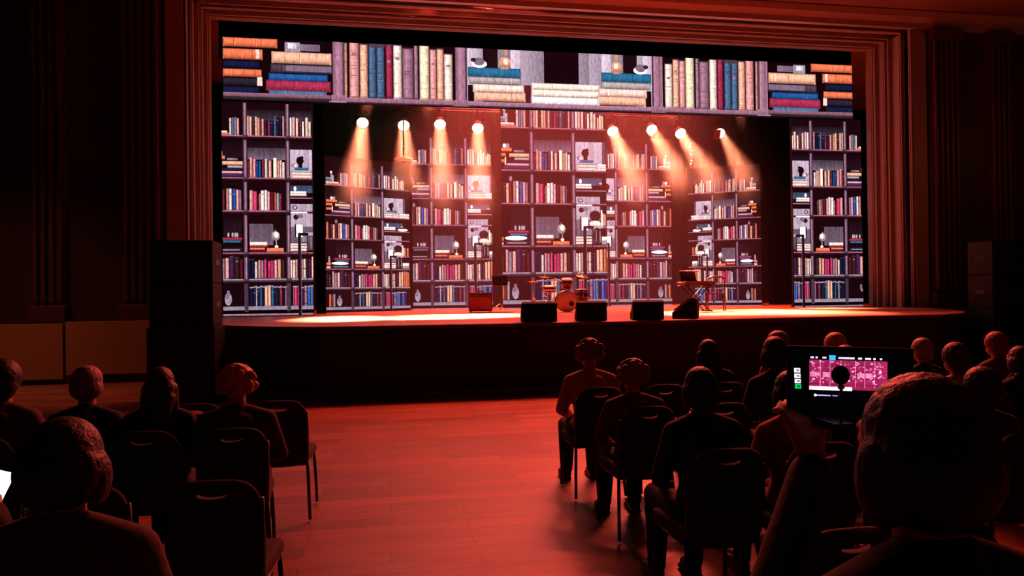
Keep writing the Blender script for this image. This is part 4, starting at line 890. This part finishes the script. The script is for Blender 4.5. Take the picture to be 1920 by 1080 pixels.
# right block, front row
seat(1.65, 5.77, 'banquet chair of the curly-haired person in the beige cardigan, front row by the aisle', 'person in a beige cardigan with curly auburn hair, front row by the aisle', hair='curly', hc='auburn', top='beige', wide=1.08, s=0.92)
chair(2.20, 5.80, 'empty black banquet chair right of the person in the beige cardigan')
seat(2.72, 5.80, 'banquet chair under the long-haired person in black, front row', 'person in black with long dark hair, front row right of the empty chair', hair='long', hc='black', top='black', s=0.91, wide=1.05)
seat(3.40, 5.85, 'banquet chair under the thin-haired person in rose, front row', 'person with thin red-lit hair and rose top, front row just left of the tablet', hair='thin', hc='auburn', top='rose', s=0.95, rz=0.3)
seat(3.96, 5.85, 'banquet chair under the blond person seen above the tablet', 'blond person whose crown shows just above the glowing tablet', hair='short', hc='blond', top='navy', s=0.92)
seat(4.84, 5.85, 'banquet chair under the grey-haired person, front row right of the tablet', 'grey-haired person in dark clothes, front row right of the tablet', hair='short', hc='grey', top='black', s=0.87)
seat(5.62, 5.85, 'banquet chair under the rightmost person of the front row', 'short-haired person at the right end of the front row, beside the right tower', hair='short', hc='auburn', top='maroon', s=0.90)
# second row
seat(1.68, 4.78, 'banquet chair of the grey-haired person in maroon, second row by the aisle', 'grey-haired person in a maroon jumper, second row by the aisle', hair='curly', hc='grey', top='maroon', wide=1.12, s=0.86)
chair(2.22, 4.80, 'empty banquet chair right of the grey-haired person in maroon')
seat(2.78, 4.82, 'banquet chair under the dark-haired person in navy, second row', 'dark-haired person in navy, second row left of the tablet', hair='bob', hc='black', top='navy', s=0.97)
seat(3.35, 4.82, 'banquet chair under the person in black directly behind the tablet', 'person in black seated directly behind the glowing tablet, second row', hair='short', hc='black', top='black', s=0.9)
seat(4.28, 4.82, 'banquet chair under the person in cream, second row', 'person in a cream shirt with dark hair, second row right of the tablet holder', hair='short', hc='brown', top='cream', s=0.90)
seat(4.85, 4.82, 'banquet chair at the right end of the second row', 'person in black at the right edge of the picture, second row', hair='bob', hc='black', top='black', s=0.88)
# third row
seat(1.60, 3.50, 'banquet chair with faintly lit rounded back under the dark-haired third-row person', 'dark-haired person in black, third row, right of the maroon jumper', hair='bob', hc='black', top='black', s=0.93)
seat(2.12, 3.52, 'banquet chair under the person with the rose shoulder, third row', 'person with a rose shoulder and black hair, third row, left below the tablet', hair='bob', hc='black', top='rose', s=0.90)
seat(2.75, 3.52, 'banquet chair of the third row hidden behind the tablet holder', 'short-haired person in navy, third row, hidden behind the tablet holder', hair='short', hc='black', top='navy', s=0.88)
seat(3.30, 3.52, 'banquet chair at the right end of the third row', 'person in brown with short black hair at the right end of the third row', hair='short', hc='black', top='brown', s=0.88)
# fourth row
seat(1.45, 2.35, 'banquet chair directly behind the person with the rose shoulder', None)
# left block
chair(-0.78, 5.68, 'empty black banquet chair with a hand hole, alone at the left side of the aisle')
chair(-1.35, 5.68, 'black banquet chair of the left front row, hidden behind the blond person', )
seat(-0.92, 4.62, 'banquet chair under the blond person at the left side of the aisle', 'person with light blond hair and a long dark coat, left of the lone empty chair', hair='curly', hc='blond', top='brown', s=0.90, rz=0.12, wide=1.12)
seat(-1.37, 4.65, 'banquet chair under the person with long black hair on the left', 'person in black with long black hair, between the blond and the grey-haired person', hair='long', hc='black', top='black', s=0.91)
seat(-1.79, 4.68, 'banquet chair under the balding grey-haired person on the left', 'balding grey-haired person with a pale ear, left of the long black hair', hair='thin', hc='grey', top='navy', s=0.92)
seat(-2.25, 4.68, 'banquet chair under the leftmost person of the second row', 'dark-haired person in grey at the far left, in front of the pale wing board', hair='short', hc='black', top='grey', s=0.95)
chair(-0.72, 3.42, 'black banquet chair by the aisle with a rounded back and a shiny upright, left foreground')
chair(-1.25, 3.45, 'empty banquet chair left of the aisle chair with the shiny upright')
p1 = person(-0.86, 2.10, 'person in a grey top with black bobbed hair, large at the bottom left', hair='bob', hc='black', top='grey', s=0.99, wide=1.1, rz=-0.05)
chair(-0.86, 2.07, 'banquet chair under the large person in grey at the bottom left')
# phone holder at the left edge of the picture
ph = P(-3, 915, d=2.95)
px_, py_ = ph.x-0.05, ph.y-0.42
person(px_, py_, 'person mostly outside the left edge, holding a glowing phone', hair='short', hc='black', top='black', pose='hold', s=0.96)
chair(px_, py_-0.03, 'banquet chair at the left edge under the phone holder')
t = thing('phone', 'phone with a glowing white screen held at the left edge', 'phone', ph, 0.0); t.rotation_euler = (-0.5, 0.35, 0.2)
MB().box(-0.036, 0.036, 0, 0.008, -0.075, 0.075, bev=0.003).build('case', BLACK, t)
MB().box(-0.033, 0.033, -0.001, 0.0005, -0.070, 0.070).build('screen', emat('phone_screen', (0.9, 0.92, 1.0), 1.6), t)

# tablet holder, large at the right
hp_ = P(1722, 700, d=1.28); S = 1.115
person(hp_.x, hp_.y-0.02, 'large dark-haired person at the bottom right holding up a glowing tablet', hair='bob', hc='black', top='black', pose='raise', s=S, rz=0.04)
chair(hp_.x, hp_.y-0.05, 'banquet chair under the large person holding the tablet', 0.04)
tc_ = P(1592, 722, d=1.66)
t = thing('tablet', 'glowing tablet showing the stage in its camera view, held up by the large person', 'tablet', tc_)
t.rotation_euler = (0, 0.02, -YAW-0.25)
W2, H2 = 0.135, 0.088
MB().box(-W2, W2, 0.0, 0.009, -H2, H2, bev=0.004).build('case', BLACK, t)
mm = FPX/1.66   # photo pixels per metre at the tablet
def tfn(u, v, lay): return ((u-1592)/mm, -0.001-0.0003*lay, -(v-722)/mm)
tp = Pic(tfn, (1592-W2*mm+6, 1592+W2*mm-6, 722-H2*mm+6, 722+H2*mm-6))
tp.r(0, 3000, 0, 3000, (1, 1, 2), 0)
tp.r(1522, 1657, 676, 731, (150, 32, 76), 1); tp.r(1522, 1597, 726, 733, (255, 235, 245), 2.5)
rr = random.Random(5)
for ux in (1541, 1558, 1577, 1602, 1618, 1635): tp.r(ux, ux+1.2, 676, 726, (235, 120, 185), 2)
for vy in (686, 697, 709, 721): tp.r(1522, 1655, vy, vy+1.0, (90, 14, 50), 2)
for i in range(150):
    u = rr.uniform(1523, 1650); v = rr.uniform(677, 718); tp.r(u, u+rr.uniform(1, 5), v, v+rr.uniform(1.2, 3.5), rr.choice(((255, 190, 230), (235, 110, 170), (210, 70, 130), (255, 150, 200), (170, 40, 110))), 3)
for u0 in (1524, 1546, 1606, 1620):
    for i in range(6): tp.r(u0+i*2, u0+i*2+1.4, 699, 708, (255, 150, 190), 3.2)
for a, b in ((1524, 1530), (1533, 1537), (1545, 1552), (1573, 1601), (1607, 1614), (1619, 1629), (1633, 1637), (1644, 1648)): tp.r(a, b, 670, 673.5, (225, 215, 245), 2)
tp.r(1557, 1568, 667, 676, (60, 190, 250), 3)
tp.r(1532, 1560, 742, 744, (190, 180, 245), 2); tp.r(1563, 1572, 742, 744, (150, 140, 215), 2); tp.poly(1533, 743, 2.6, 2.6, 'wh', 3)
for i, vy in enumerate((693, 703.5, 713.5, 723.5)):
    c = (235, 228, 235) if i < 3 else (10, 190, 90); tp.r(1495+i*0.6, 1506+i*0.6, vy, vy+8.5, c, 2); tp.r(1499+i*0.6, 1504+i*0.6, vy+2.5, vy+6, (120, 110, 125) if i < 3 else (4, 90, 40), 3)
tp.mb.build('display', LEDM, t)
mp_ = P(1576, 703, d=1.56); t2 = thing('foam_microphone', 'round black foam microphone on a short stem in front of the tablet', 'microphone', mp_)
FOAM = mat('foam_black', (14, 11, 12), 0.95, bump=0.5, nscale=200)
MB().ell((0, 0, 0), (0.0185, 0.0185, 0.021), 20, 14).build('windscreen', FOAM, t2)
MB().tube([(0, 0, -0.018), (0.003, 0.0, -0.06), (0.006, 0.01, -0.11)], [0.0035, 0.0035, 0.003], 10).build('stem', BLACKM, t2)
MB().lathe([(0.007, 0), (0.007, 0.008)], 14, Matrix.Translation((0.001, 0, -0.03))).build('ring', STEEL, t2)
MB().box(-0.015, 0.03, -0.005, 0.09, -0.125, -0.105, bev=0.004).build('clamp', BLACKM, t2)
